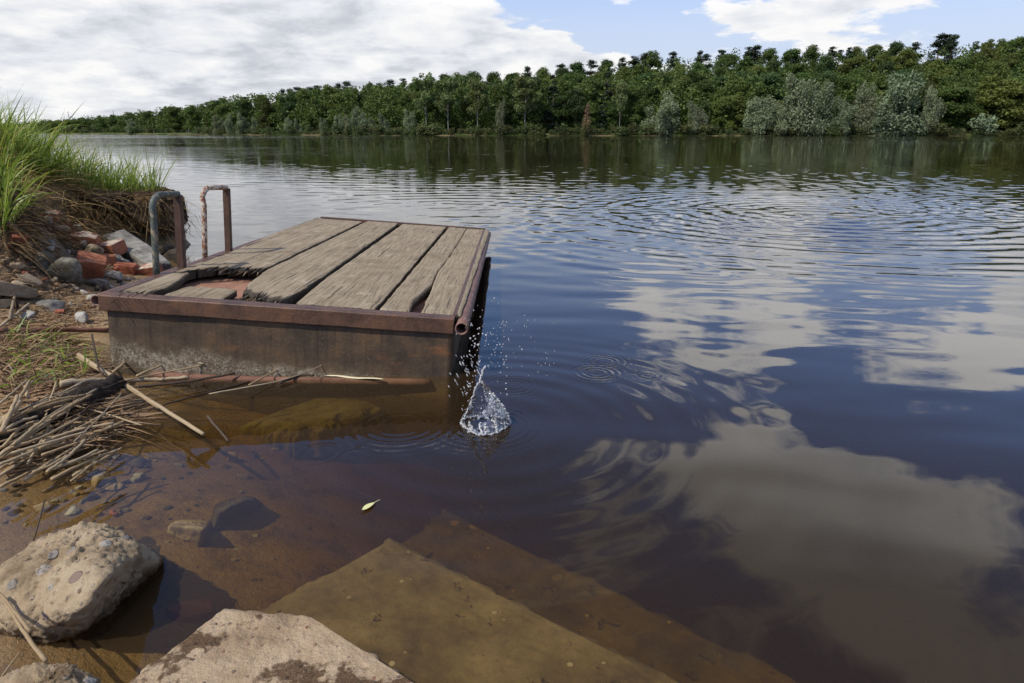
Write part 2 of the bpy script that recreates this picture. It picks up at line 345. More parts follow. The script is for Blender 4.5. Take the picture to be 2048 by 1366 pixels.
def m_hill():
    m, t = mat('hillside'); v = t.pos(); x, y, z = sepxyz(t, v); n = t.noise(v, 0.25, 6, 0.65)
    c = t.ramp(n, [(0.35, lin(30, 38, 18)), (0.6, lin(52, 62, 30)), (0.75, lin(74, 78, 40))])
    sh = t.m('MULTIPLY', t.ss(z, 0.75, 0.3), t.ss(t.noise(v, 0.12, 4), 0.47, 0.58))
    c = t.mix(sh, c, lin(112, 98, 74)); g = t.m('MULTIPLY', t.ss(z, 0.95, 0.6), t.ss(z, 0.15, 0.35))
    c = t.mix(t.m('MULTIPLY', g, 0.5), c, lin(88, 104, 46))
    t.out(t.surf(c, 0.95, t.bump(n, 0.3), 0.1)); M['hill'] = m
m_hill()
# ------------------------------------------------------------------ ground height field (thin-plate spline through levels read along the shore)
CT = [  # (px, py, z): bed, beach and bank levels
 (0,985,0.0),(100,932,0.0),(180,893,0),(250,852,0.0),(285,800,0.0),(262,748,0.0),(238,700,.012),(222,650,.04),(205,600,.075),
 (352,505,-.03),(335,540,.0),(300,565,.03),(250,585,.05),
 (60,1050,-.035),(0,1100,-.012),(0,1250,0.005),(150,1000,-.045),(300,950,-.075),(330,880,-.07),(420,820,-.11),(560,820,-.19),(700,830,-.32),
 (450,1000,-.10),(600,1000,-.19),(400,1150,-.11),(500,1150,-.14),(250,1330,-.06),(700,950,-.30),(850,950,-.44),(1000,900,-.62),(900,800,-.62),
 (1100,1000,-.8),(1300,900,-1.2),(1024,700,-1.1),(1500,1200,-1.0),(1900,1200,-1.7),(600,740,-.3),(800,740,-.6),(380,742,-.08),(420,500,-.3),(450,450,-.8),(400,440,-.6),(700,400,-2.2),
 (1000,1300,-.40),(1400,1366,-.7),(650,1200,-.2),(1600,700,-2.2),
 (100,890,.03),(0,900,.05),(100,740,.075),(0,760,.10),(100,670,.075),(0,650,.12),(100,590,.14),(0,575,.22),(150,565,.12),(200,545,.11),(270,535,.05),(300,505,.06),
 (0,490,.40),(60,450,.42),(120,505,.24),(120,445,.37),(180,460,.25),(235,500,.10),(150,400,.48),(60,370,.62),(0,340,.78),(100,335,.66)]
WT = [  # world x, y, z
 (-.3,.3,.04),(0,-1,.3),(-2,-1,.35),(2,-1,-.3),(3,.3,-1.2),(-1.6,.9,.05),(-2.4,1.6,.12),(-3.4,2.6,.30),(-1.3,1.2,-.02),(-.6,1.0,-.06),
 (-3.5,6.15,.42),(-3.25,6.2,.38),(-3.05,6.25,.1),(-2.8,6.2,-.15),(-3.9,5.7,.60),(-4.2,5.4,.80),(-4.6,5.2,.90),(-5.2,4.4,.95),(-5.6,6,.9),(-4.4,6.6,.5),
 (-4,7.4,-.25),(-5.5,8.2,-.2),(-3,7,-.7),(-8,9.5,-.2),(-9,7,.9),(-7.5,4,1.1),(-5.2,2.4,.65),(-5,0,.5),(-5,-2,.5),(-8,0,1.0),(2,4,-2.0),(5,3,-3),(5,8,-3),(0,9,-2.8),(-3,11,-2.2),(-8,13,-2.5)]
_c = np.array([list(P(a, b, z)[:2]) + [z] for a, b, z in CT] + [list(w) for w in WT])
def _tps_fit(c, lam=2e-3):
    d = np.linalg.norm(c[:, None, :2] - c[None, :, :2], axis=2); K = np.where(d > 0, d * d * np.log(d + 1e-12), 0)
    n = len(c); A = np.zeros((n + 3, n + 3)); A[:n, :n] = K + lam * np.eye(n); A[:n, n] = 1; A[:n, n+1:] = c[:, :2]; A[n, :n] = 1; A[n+1:, :n] = c[:, :2].T
    return np.linalg.solve(A, np.concatenate([c[:, 2], np.zeros(3)]))
_w = _tps_fit(_c)
def _ss(x, a, b):
    t = np.clip((x - a) / (b - a), 0, 1); return t * t * (3 - 2 * t)
def hgt(x, y):
    x = np.atleast_1d(np.asarray(x, float)); y = np.atleast_1d(np.asarray(y, float)); out = np.zeros_like(x)
    for s in range(0, len(x), 20000):
        X, Y = x[s:s+20000], y[s:s+20000]
        d = np.hypot(X[:, None] - _c[None, :, 0], Y[:, None] - _c[None, :, 1])
        out[s:s+20000] = np.where(d > 0, d * d * np.log(d + 1e-12), 0) @ _w[:-3] + _w[-3] + _w[-2] * X + _w[-1] * Y
    base = np.where((x < 0), 1, 0) * 0.0
    land = np.maximum(_ss(-x, 4.5, 7) * _ss(9.5 - y + 0.0 * x, 0, 3), _ss(-y, 0.2, 2) * _ss(2.5 - x, 0, 3))
    base = -3.0 + land * 3.9
    w = np.maximum(_ss(np.abs(x + 1.5), 5.5, 9), np.maximum(_ss(y, 8.5, 13), _ss(-y, 0.8, 2.5)))
    return np.clip(out, -3.0, 1.4) * (1 - w) + base * w
def h1(x, y): return float(hgt(x, y)[0])
def G(px, py, lift=0.0, water=False):
    """where the view ray through a photo pixel meets the shore (or the water's surface)"""
    d = ray(px, py); ts = np.arange(0.6, 12, 0.02); q = CAM[None] + ts[:, None] * d[None]
    g = hgt(q[:, 0], q[:, 1])
    if water: g = np.maximum(g, 0)
    hit = np.nonzero(q[:, 2] <= g + lift)[0]
    k = hit[0] if len(hit) else -1
    p = q[k].copy(); p[2] = g[k] + lift; return p
def build_ground():
    xs = np.unique(np.round(np.concatenate([-np.geomspace(12, 600, 16), np.arange(-12, -4.8, .2), np.arange(-4.8, .7, .024), np.arange(.7, 6, .2), np.geomspace(6, 600, 18)]), 4))
    ys = np.unique(np.round(np.concatenate([-np.geomspace(6, 300, 10), np.arange(-6, .8, .25), np.arange(.8, 6.9, .026), np.arange(6.9, 13, .25), np.geomspace(13, 700, 18)]), 4))
    X, Y = np.meshgrid(xs, ys); Z = hgt(X.ravel(), Y.ravel())
    pts = np.stack([X.ravel(), Y.ravel(), Z], 1)
    near = (pts[:, 0] > -6) & (pts[:, 0] < 1.5) & (pts[:, 1] > 0) & (pts[:, 1] < 8)
    for i in np.nonzero(near)[0]:
        x, y, z = pts[i]
        a = 0.006 + 0.05 * min(max((z - 0.08) / 0.25, 0), 1)
        if z < -0.02: a = 0.012
        pts[i, 2] += a * (fb((x * 3.1, y * 3.1, 3), 6, 0.75)) * (1 if z > -0.02 else 0.9)
    nx, ny = len(xs), len(ys); idx = np.arange(nx * ny).reshape(ny, nx)
    Fq = np.stack([idx[:-1, :-1].ravel(), idx[:-1, 1:].ravel(), idx[1:, 1:].ravel(), idx[1:, :-1].ravel()], 1)
    o = mk('shore_ground', pts, Fq, M['ground']); tag(o, 'sandy lake bed rising to a brown eroded bank', None, None, 'structure')
build_ground()
# ------------------------------------------------------------------ water: a closed body whose surface carries real waves out to 26 m, finer ones by bump beyond
def m_water(name):
    m, t = mat(name); v = t.pos(); x, y, z = sepxyz(t, v)
    xy = t.new('ShaderNodeCombineXYZ', {0: x, 1: y, 2: 0.0}).outputs[0]
    if True:
        w3 = t.noise(t.scale(xy, (0.30, 1.5, 1)), 1.0, 3, 0.55)
        wind = t.ss(t.noise(t.scale(xy, (0.006, 0.02, 1)), 1.0, 2, 0.5), 0.35, 0.65, 0.35, 1.3)
        wind = t.m('ADD', wind, t.m('MULTIPLY', t.ss(y, 95.0, 150.0), t.ss(x, 0.0, -30.0, 0.0, 2.5)))
        wind = t.m('ADD', wind, t.m('MULTIPLY', t.ss(x, 12.0, 45.0), 1.2))
        h = t.m('MULTIPLY', w3, t.m('MULTIPLY', t.m('MULTIPLY', wind, FARW), t.ss(y, 20.0, 30.0)))
    ex = {'Normal': t.bump(h, 1.0)}
    fr = t.new('ShaderNodeFresnel', {'IOR': WIOR, **ex}).outputs[0]
    gl = t.new('ShaderNodeBsdfGlossy', {'Color': (1, 1, 1, 1), 'Roughness': 0.012, **ex}).outputs[0]
    tr = t.new('ShaderNodeBsdfTransparent', {'Color': (1, 1, 1, 1)}).outputs[0]
    mu = t.new('ShaderNodeBsdfDiffuse', {'Color': MURK[1]}).outputs[0]
    body = t.new('ShaderNodeMixShader', {0: MURK[0], 1: tr, 2: mu}).outputs[0]
    s = t.new('ShaderNodeMixShader', {0: fr, 1: body, 2: gl}).outputs[0]
    t.out(s, t.new('ShaderNodeVolumeAbsorption', {'Color': ABSORB[0], 'Density': ABSORB[1]}).outputs[0])
    return m
RINGS = [(P(1208, 723), 0.027, 0.060, 0.045, 0.00085), (P(1193, 746), 0.029, 0.066, 0.050, 0.0010), (P(1296, 750), 0.027, 0.03, 0.03, 0.0004),
         (P(1025, 772), 0.028, 0.08, 0.05, 0.0004), (P(970, 852), 0.030, 0.15, 0.07, 0.00030), (P(640, 906), 0.030, 0.06, 0.03, 0.00026),
         (P(712, 914), 0.030, 0.06, 0.03, 0.00026), (P(800, 850), 0.035, 0.15, 0.1, 0.00026)]
WIOR = 1.36; FARW = 0.022
MURK = (0.06, (0.34, 0.21, 0.10, 1)); ABSORB = ((0.73, 0.625, 0.12, 1), 6.4)
def build_water():
    xs = [0.3]
    while xs[-1] < 24: xs.append(xs[-1] + (0.007 if xs[-1] < .72 else max(0.016, 0.016 + 0.012 * (xs[-1] - 2.5))))
    xl = [0.3]
    while xl[-1] > -24: xl.append(xl[-1] - (0.007 if xl[-1] > -.9 else max(0.016, 0.016 + 0.012 * (-xl[-1] - 2.0))))
    xs = np.array(sorted(set(xl + xs)) ); xs = np.concatenate([-np.geomspace(1000, 27, 8), xs, np.geomspace(27, 1000, 8)])
    ys = [0.8]
    while ys[-1] < 30: ys.append(ys[-1] + (0.007 if 1.95 < ys[-1] < 3.15 else max(0.014, 0.0032 * ys[-1])))
    ys = np.concatenate([[-40, -15, -5, -1.5, 0.3], ys, np.geomspace(32, 1000, 14)])
    X, Y = np.meshgrid(xs, ys)
    rg = np.random.default_rng(11); Z = np.zeros_like(X)
    # waves from the open lake, a few decimetres long, running in towards the shore
    calm = _ss(Y + 0.06 * X, 4.0, 9.0) * _ss(-Y, -30, -19); near = _ss(-Y, -30, -19)
    ux, uy = X * 0.16, Y * 0.07
    pat = 0.5 + 0.25 * (np.sin(ux * 2.1 + 1.3 * np.sin(uy * 2.7 + 1)) + np.sin(uy * 4.1 - ux * 1.3 + 0.7))
    pat = 0.30 + 0.9 * np.clip(pat, 0, 1)
    left = _ss(-X, 0.0, 2.5); pat = pat * (1 - 0.6 * left) * (0.55 + 0.65 * _ss(X, 0.0, 6.0))
    for i in range(46):
        wl = 0.07 * (0.42 / 0.07) ** rg.random(); a = rg.normal(R(96), R(22)); k = 2 * math.pi / wl
        res = _ss(wl / 3.5 - 0.0032 * Y, 0, .01)
        Z += WAVE[0] * wl * res * np.sin(k * (math.cos(a) * X + math.sin(a) * Y) + rg.uniform(0, 6.28)) * calm * pat
    for i in range(22):   # slow, low ripples of the calm margin
        wl = 0.16 * (1.0 / 0.16) ** rg.random(); a = rg.normal(R(88), R(20)); k = 2 * math.pi / wl
        Z += WAVE[1] * wl * np.sin(k * (math.cos(a) * X + math.sin(a) * Y) + rg.uniform(0, 6.28)) * near
    for c, wl, r0, w, amp in RINGS + [(P(1640, 425), .30, 1.8, 1.6, .0050), (P(1620, 430), .24, 3.6, 1.0, .0012), (P(1330, 480), .30, 1.5, .8, .0012), (P(900, 430), .5, 2.5, 1.4, .0012), (P(972, 850), .12, .6, .5, .0004)]:
        D = np.hypot(X - c[0], Y - c[1]); Z += amp * np.sin(2 * math.pi * D / wl) * np.exp(-((D - r0) / w) ** 2)
    ny, nx = X.shape; idx = np.arange(nx * ny).reshape(ny, nx)
    Fq = np.stack([idx[:-1, :-1].ravel(), idx[:-1, 1:].ravel(), idx[1:, 1:].ravel(), idx[1:, :-1].ravel()], 1)
    Z[0, :] = 0; Z[-1, :] = 0; Z[:, 0] = 0; Z[:, -1] = 0
    top = np.stack([X.ravel(), Y.ravel(), Z.ravel()], 1)
    # sides and floor close the body
    ring = np.concatenate([idx[0, :-1], idx[:-1, -1], idx[-1, :0:-1], idx[:0:-1, 0]]); n0 = len(top)
    low = top[ring].copy(); low[:, 2] = -3.6; c = n0 + len(ring)
    V = np.concatenate([top, low, [[0, 400, -3.6]]]); j = np.arange(len(ring)); j2 = (j + 1) % len(ring)
    Fs = np.stack([ring[j2], ring[j], n0 + j, n0 + j2], 1)
    Ft = [(n0 + b, n0 + a, c) for a, b in zip(j, j2)]
    o = mk('lake_water', V, np.concatenate([Fq, Fs]), m_water('lake_water'))
    bm = bmesh.new(); bm.from_mesh(o.data); bm.verts.ensure_lookup_table()
    for f in Ft: bm.faces.new([bm.verts[i] for i in f])
    bm.to_mesh(o.data); bm.free()
    return tag(o, 'calm brown lake water reflecting clouds', None, None, 'structure')
WAVE = (0.0016, 0.00042)
build_water()
# ------------------------------------------------------------------ sky, sun
SUN_EL, SUN_AZ = 52.0, 232.0     # azimuth clockwise from +Y (towards the far shore)
def world():
    w = bpy.data.worlds.new('World'); SC.world = w; w.use_nodes = True; t = NT(w.node_tree)
    sky = t.new('ShaderNodeTexSky', sky_type='NISHITA', sun_disc=False, sun_elevation=R(SUN_EL), sun_rotation=R(SUN_AZ), air_density=1.0, dust_density=1.2, ozone_density=1.5)
    d = t.new('ShaderNodeTexCoord').outputs['Generated']; x, y, z = sepxyz(t, d)
    zp = t.m('ADD', t.m('MAXIMUM', z, 0.0), 0.22)
    pl = t.new('ShaderNodeCombineXYZ', {0: t.m('DIVIDE', x, zp), 1: t.m('DIVIDE', y, zp), 2: 0.0}).outputs[0]
    n = t.m('ADD', t.m('MULTIPLY', t.noise(pl, 2.6, 8, 0.60, 0.2), 1.5), -0.25)
    nl = t.noise(t.vm('ADD', pl, (7.3, 2.2, 0)), 0.9, 6, 0.5)
    az = t.m('ARCTAN2', x, y); el = t.m('ARCSINE', z)
    wa = t.m('MULTIPLY', t.m('SUBTRACT', t.noise(pl, 1.9, 6, 0.6), 0.5), 0.22)
    wb = t.m('MULTIPLY', t.m('SUBTRACT', t.noise(t.vm('ADD', pl, (3, 9, 0)), 2.3, 6, 0.6), 0.5), 0.12)
    az2 = t.m('ADD', az, wa); el2 = t.m('ADD', el, wb)
    bias = None
    def ang(px, py, refl):
        q = ray(px, py); zz = -q[2] if refl else q[2]
        return math.atan2(q[0], q[1]), math.asin(zz)
    def blob(px, py, rx, ry, amt, refl):
        nonlocal bias
        a, e = ang(px, py, refl); a1, _ = ang(px + rx, py, refl); _, e1 = ang(px, py + ry, refl)
        ra, re = abs(a1 - a), max(abs(e1 - e), 0.01)
        u = t.m('DIVIDE', t.m('SUBTRACT', az2, a), ra); w_ = t.m('DIVIDE', t.m('SUBTRACT', el2, e), re)
        r2 = t.m('ADD', t.m('MULTIPLY', u, u), t.m('MULTIPLY', w_, w_))
        g = t.ss(r2, 1.35, 0.35, 0.0, amt)
        bias = g if bias is None else t.m('ADD', bias, g)
    for b in CLOUDS: blob(*b)
    dens = t.m('ADD', n, t.m('ADD', bias, t.ss(el, R(46), R(60), CLOUD0, 0.02)))
    cov = t.ss(dens, 0.48, 0.66)
    # lit tops and grey undersides
    n2 = t.m('ADD', t.m('MULTIPLY', t.noise(t.vm('ADD', pl, (-0.11, -0.08, 0)), 2.6, 6, 0.60, 0.2), 1.5), -0.25)
    lit = t.m('ADD', t.m('MULTIPLY', t.m('SUBTRACT', n, n2), 2.0), t.m('MULTIPLY', t.m('SUBTRACT', nl, 0.5), -1.6))
    thick = t.ss(dens, 0.60, 1.0)
    br = t.m('SUBTRACT', t.m('ADD', 0.93, lit), t.m('MULTIPLY', thick, 0.42))
    cc = t.ramp(br, [(0.0, CLC[0]), (0.5, CLC[1]), (1.0, CLC[2])])
    kk = t.m('MULTIPLY', t.m('SUBTRACT', t.ss(el, R(8), R(15), 1.0, 1.65), t.ss(el, R(19), R(34), 0.0, 1.0)), CLK)
    cc = t.vm('MULTIPLY', cc, t.new('ShaderNodeCombineXYZ', {0: kk, 1: kk, 2: kk}).outputs[0])
    hz = t.ss(el, R(17), R(4), 0.0, 0.80)
    skyc = t.mix(hz, t.mix(1.0, sky.outputs[0], SKYT, 'MULTIPLY'), (0.66*CLK, 0.71*CLK, 0.82*CLK, 1))
    dk = t.ss(el, R(16), R(40), 1.0, 0.72); skyc = t.vm('MULTIPLY', skyc, t.new('ShaderNodeCombineXYZ', {0: dk, 1: dk, 2: dk}).outputs[0])
    c = t.mix(t.m('MULTIPLY', cov, 0.96), skyc, cc)
    bg = t.new('ShaderNodeBackground', {'Color': c, 'Strength': 0.125})
    t.new('ShaderNodeOutputWorld', {'Surface': bg.outputs[0]})
    w.cycles.sampling_method = 'MANUAL'; w.cycles.sample_map_resolution = 512
CLOUD0 = -0.06; CLK = 7.9; SKYT = (1.05, 1.22, 1.62, 1)
CLC = ((0.58, 0.60, 0.66, 1), (0.81, 0.83, 0.87, 1), (1.0, 0.99, 0.98, 1))
CLOUDS = [(250, 80, 1000, 260, .30, False), (1050, 130, 300, 60, .22, False), (1620, 25, 270, 62, .22, False), (1250, 35, 120, 40, -.30, False), (2000, 40, 130, 60, -.14, False), (1320, 70, 60, 40, -.2, False),
          (450, 380, 600, 160, .25, True), (1420, 655, 250, 110, .20, True), (1900, 740, 170, 110, .20, True), (2010, 600, 120, 60, .16, True),
          (1480, 990, 460, 170, .20, True), (1850, 1150, 400, 260, .20, True), (1250, 1250, 300, 150, .10, True), (1500, 520, 400, 50, .10, True),
          (1080, 640, 130, 260, -.22, True), (1060, 850, 130, 120, -.2, True), (1680, 790, 110, 90, -.2, True), (1960, 900, 120, 70, -.16, True), (800, 1100, 260, 300, -.1, True), (1060, 600, 60, 30, .26, True), (420, 1080, 620, 240, -.34, True)]
world()
sl = bpy.data.lights.new('sun', 'SUN'); sl.energy = 3.9; sl.angle = R(0.5); sl.color = (1.0, 0.95, 0.86)
so = bpy.data.objects.new('sun', sl); COL.objects.link(so)
_sd = Vector((math.sin(R(SUN_AZ)) * math.cos(R(SUN_EL)), math.cos(R(SUN_AZ)) * math.cos(R(SUN_EL)), math.sin(R(SUN_EL))))
so.rotation_euler = _sd.to_track_quat('Z', 'Y').to_euler(); so.location = (-3, -3, 6)
vs = SC.view_settings; vs.view_transform = 'Standard'; vs.look = 'None'; vs.exposure = 0.0; vs.gamma = 1.0
cy = SC.cycles; cy.max_bounces = 10; cy.transparent_max_bounces = 24; cy.caustics_reflective = False; cy.caustics_refractive = False
cy.use_denoising = True; cy.diffuse_bounces = 3; cy.glossy_bounces = 4; cy.transmission_bounces = 8; cy.sample_clamp_indirect = 6
# ------------------------------------------------------------------ pontoon
YF = 2.80
_FL, _FR = PY(217, 584, YF), PY(914, 632, YF)
U = _FR - _FL; WID = float(np.linalg.norm(U)); U /= WID
_BR = PY(984, 461, 6.14); Vv = _BR - _FR; Vv -= U * Vv.dot(U); LEN = float(np.linalg.norm(Vv)); Vv /= LEN
Wn = np.cross(U, Vv)
def L2W(u, v, w=0.0): return _FL + U * u + Vv * v + Wn * w
def D(px, py, w=0.0):
    d = ray(px, py); o = _FL + Wn * w; t = (o - CAM).dot(Wn) / d.dot(Wn); q = CAM + d * t - _FL
    return float(q.dot(U)), float(q.dot(Vv))
def top_h(u, v, py):
    a, b = 0.0, 2.0
    for _ in range(40):
        c = (a + b) / 2
        if proj(L2W(u, v, c))[1] > py: a = c
        else: b = c
    return a
pon = empty('pontoon'); pon.matrix_world = Matrix([[U[0], Vv[0], Wn[0], _FL[0]], [U[1], Vv[1], Wn[1], _FL[1]], [U[2], Vv[2], Wn[2], _FL[2]], [0, 0, 0, 1]])
tag(pon, 'rusty steel pontoon decked with broken weathered planks, grounded beside the beach', 'pontoon')
def pbox(name, lo, hi, mt, parent=pon, bv=0.003):
    b = MB(); b.box(lo, hi); o = b.build(name, M[mt], parent, smooth=False); bevel(o, bv) if bv else None; return o
def grid_plate(name, p0, du, dv, th, nu, nv, mt, amp):   # slightly buckled sheet steel
    p0, du, dv = map(np.array, (p0, du, dv)); n = np.cross(du, dv); n = n / np.linalg.norm(n)
    V = []; Fs = []
    for s in (0, 1):
        for j in range(nv + 1):
            for i in range(nu + 1):
                a = p0 + du * i / nu + dv * j / nv
                V.append(a + n * (amp * fb(a * 2.2 + 5, 3) - s * th))
    k = (nu + 1) * (nv + 1); q = lambda i, j, s: s * k + j * (nu + 1) + i
    for j in range(nv):
        for i in range(nu):
            Fs += [(q(i, j, 0), q(i+1, j, 0), q(i+1, j+1, 0), q(i, j+1, 0)), (q(i, j, 1), q(i, j+1, 1), q(i+1, j+1, 1), q(i+1, j, 1))]
    for i in range(nu): Fs += [(q(i, 0, 1), q(i+1, 0, 1), q(i+1, 0, 0), q(i, 0, 0)), (q(i, nv, 0), q(i+1, nv, 0), q(i+1, nv, 1), q(i, nv, 1))]
    for j in range(nv): Fs += [(q(0, j, 0), q(0, j+1, 0), q(0, j+1, 1), q(0, j, 1)), (q(nu, j, 1), q(nu, j+1, 1), q(nu, j+1, 0), q(nu, j, 0))]
    return mk(name, V, Fs, M[mt], pon, True)
def beam_mesh():   # front channel: a long box with faintly dented edges
    n = 60; V = []; Fs = []
    prof = [(-.060, -.066), (-.060, -.004), (-.056, .001), (-.003, .003), (.004, .0), (.004, -.066)]
    for i in range(n + 1):
        u = -.012 + (WID + .004) * i / n
        for a, b in prof: V.append((u, a + .0016 * fb((u * 7, a * 9, 2), 3), b + .0016 * fb((u * 6, 4, b * 9), 3)))
    m = len(prof)
    for i in range(n):
        for j in range(m): Fs.append((i*m+j, (i+1)*m+j, (i+1)*m+(j+1) % m, i*m+(j+1) % m))
    Fs.append(tuple(range(m))); Fs.append(tuple(n*m + j for j in range(m))[::-1])
    return V, Fs
V, Fs = beam_mesh(); o = mk('front_beam', V, Fs, M['rust_beam'], pon, False); bevel(o, .003)
o = grid_plate('front_plate', (.012, -.044, -.56), (WID - .02, 0, 0), (0, 0, .500), .008, 60, 22, 'rust_plate', .004)
grid_plate('side_plate', (.006, LEN - .01, -.56), (0, -LEN + .06, 0), (0, 0, .52), .006, 40, 6, 'rust_plate', .004)
grid_plate('side_plate', (WID - .008, -.03, -.56), (0, LEN - .0, 0), (0, 0, .52), .006, 40, 6, 'rust_plate', .004)
grid_plate('rear_plate', (WID - .01, LEN, -.56), (-WID + .02, 0, 0), (0, 0, .52), .006, 20, 6, 'rust_plate', .003)
grid_plate('deck_plate', (.02, .0, -.052), (WID - .04, 0, 0), (0, LEN - .01, 0), .006, 16, 30, 'rust_deck', .003)
pbox('side_frame', (-.010, .008, -.05), (.034, LEN, .002), 'rust_beam')
pbox('side_frame', (WID - .020, .008, -.05), (WID - .001, LEN, .004), 'rust_beam')
pbox('rear_frame', (-.010, LEN + .002, -.05), (WID - .001, LEN + .05, .012), 'rust_beam')
def hollow(name, path, r, mt, n=20):
    V, Fs = tube(path, r, n, cap=False); V2, F2 = tube(path, r * .80, n, cap=False); k = len(V); m = len(path)
    Fs = list(Fs) + [tuple(i + k for i in f[::-1]) for f in F2]
    for e in (0, m - 1):
        for j in range(n):
            a, b = e*n + j, e*n + (j+1) % n; Fs.append((a, b, b + k, a + k) if e else (b, a, a + k, b + k))
    return mk(name, np.concatenate([V, V2]), Fs, M[mt], pon)
hollow('edge_pipe', [(WID + .026, -.075 + (LEN + .11) * i / 30, -.036 + .002 * math.sin(i)) for i in range(31)], .0275, 'rust_pipe')
hollow('edge_pipe', [(-.034, -.035 + (LEN + .05) * i / 30, -.032 + .002 * math.sin(i * 1.3)) for i in range(31)], .0235, 'rust_pipe')
# ---- handrail hoops on the shore side
def hoop(base, post, ytop_pipe, ytop_post, mt, r, nxt=None):
    (u0, v0), (u1, v1) = D(*base), D(*post)
    hp = top_h(u0, v0, ytop_pipe); hq = top_h(u1, v1, ytop_post); b = .07
    u1 = max(u1, .012)
    pts = [(u0, v0, -.03)] + [(u0 + (u1-u0)*.03*k, v0, hp * k / 8) for k in range(1, 7)]
    d = np.array([u1 - u0, v1 - v0, 0]); dl = np.linalg.norm(d); d = d / dl
    e0 = np.array([u0, v0, hp]); top1 = np.array([u1, v1, hq + .004])
    for k in range(1, 8):
        a = k / 7 * math.pi / 2; pts.append(tuple(e0 + np.array([0, 0, -b]) + d * b * (1 - math.cos(a)) + np.array([0, 0, b * math.sin(a)])))
    s = np.array(pts[-1])
    for k in range(1, 6): pts.append(tuple(s + (top1 - s) * k / 5))
    pts = np.array(pts); hl = tube(pts, r, 14, True)
    o = mk('handrail', *hl, M[mt], pon)
    w = .017; B = MB()     # steel angle post: two flanges
    B.box((u1 - w, v1 - w, -.02), (u1 + w, v1 - w + .006, hq)); B.box((u1 + w - .006, v1 - w + .006, -.02), (u1 + w, v1 + w, hq - .001)); B.box((u1 - w, v1 - w + .006, hq - .012), (u1 + w - .006, v1 + w, hq - .002))
    q = B.build('post', M['rust_post'], o, smooth=False); bevel(q, .002)
    return o, (u0, v0)
h_1, b1 = hoop((313, 548), (364, 535), 391, 390, 'paint_green', .0155)
h_1['label'] = 'green painted handrail hoop nearest the beach rubble'
h_2, b2 = hoop((410, 512), (454, 502), 376, 376, 'paint_white', .0145)
h_2['label'] = 'flaking white and rust handrail hoop'
mk('foot_rail', *tube(smoothpath([(b1[0] - .004, b1[1] + .01, -.035), ((b1[0] + b2[0]) / 2 - .004, (b1[1] + b2[1]) / 2, -.03), (b2[0], b2[1] - .0, -.028)], 8), .0145, 12), M['rust_pink'], pon)
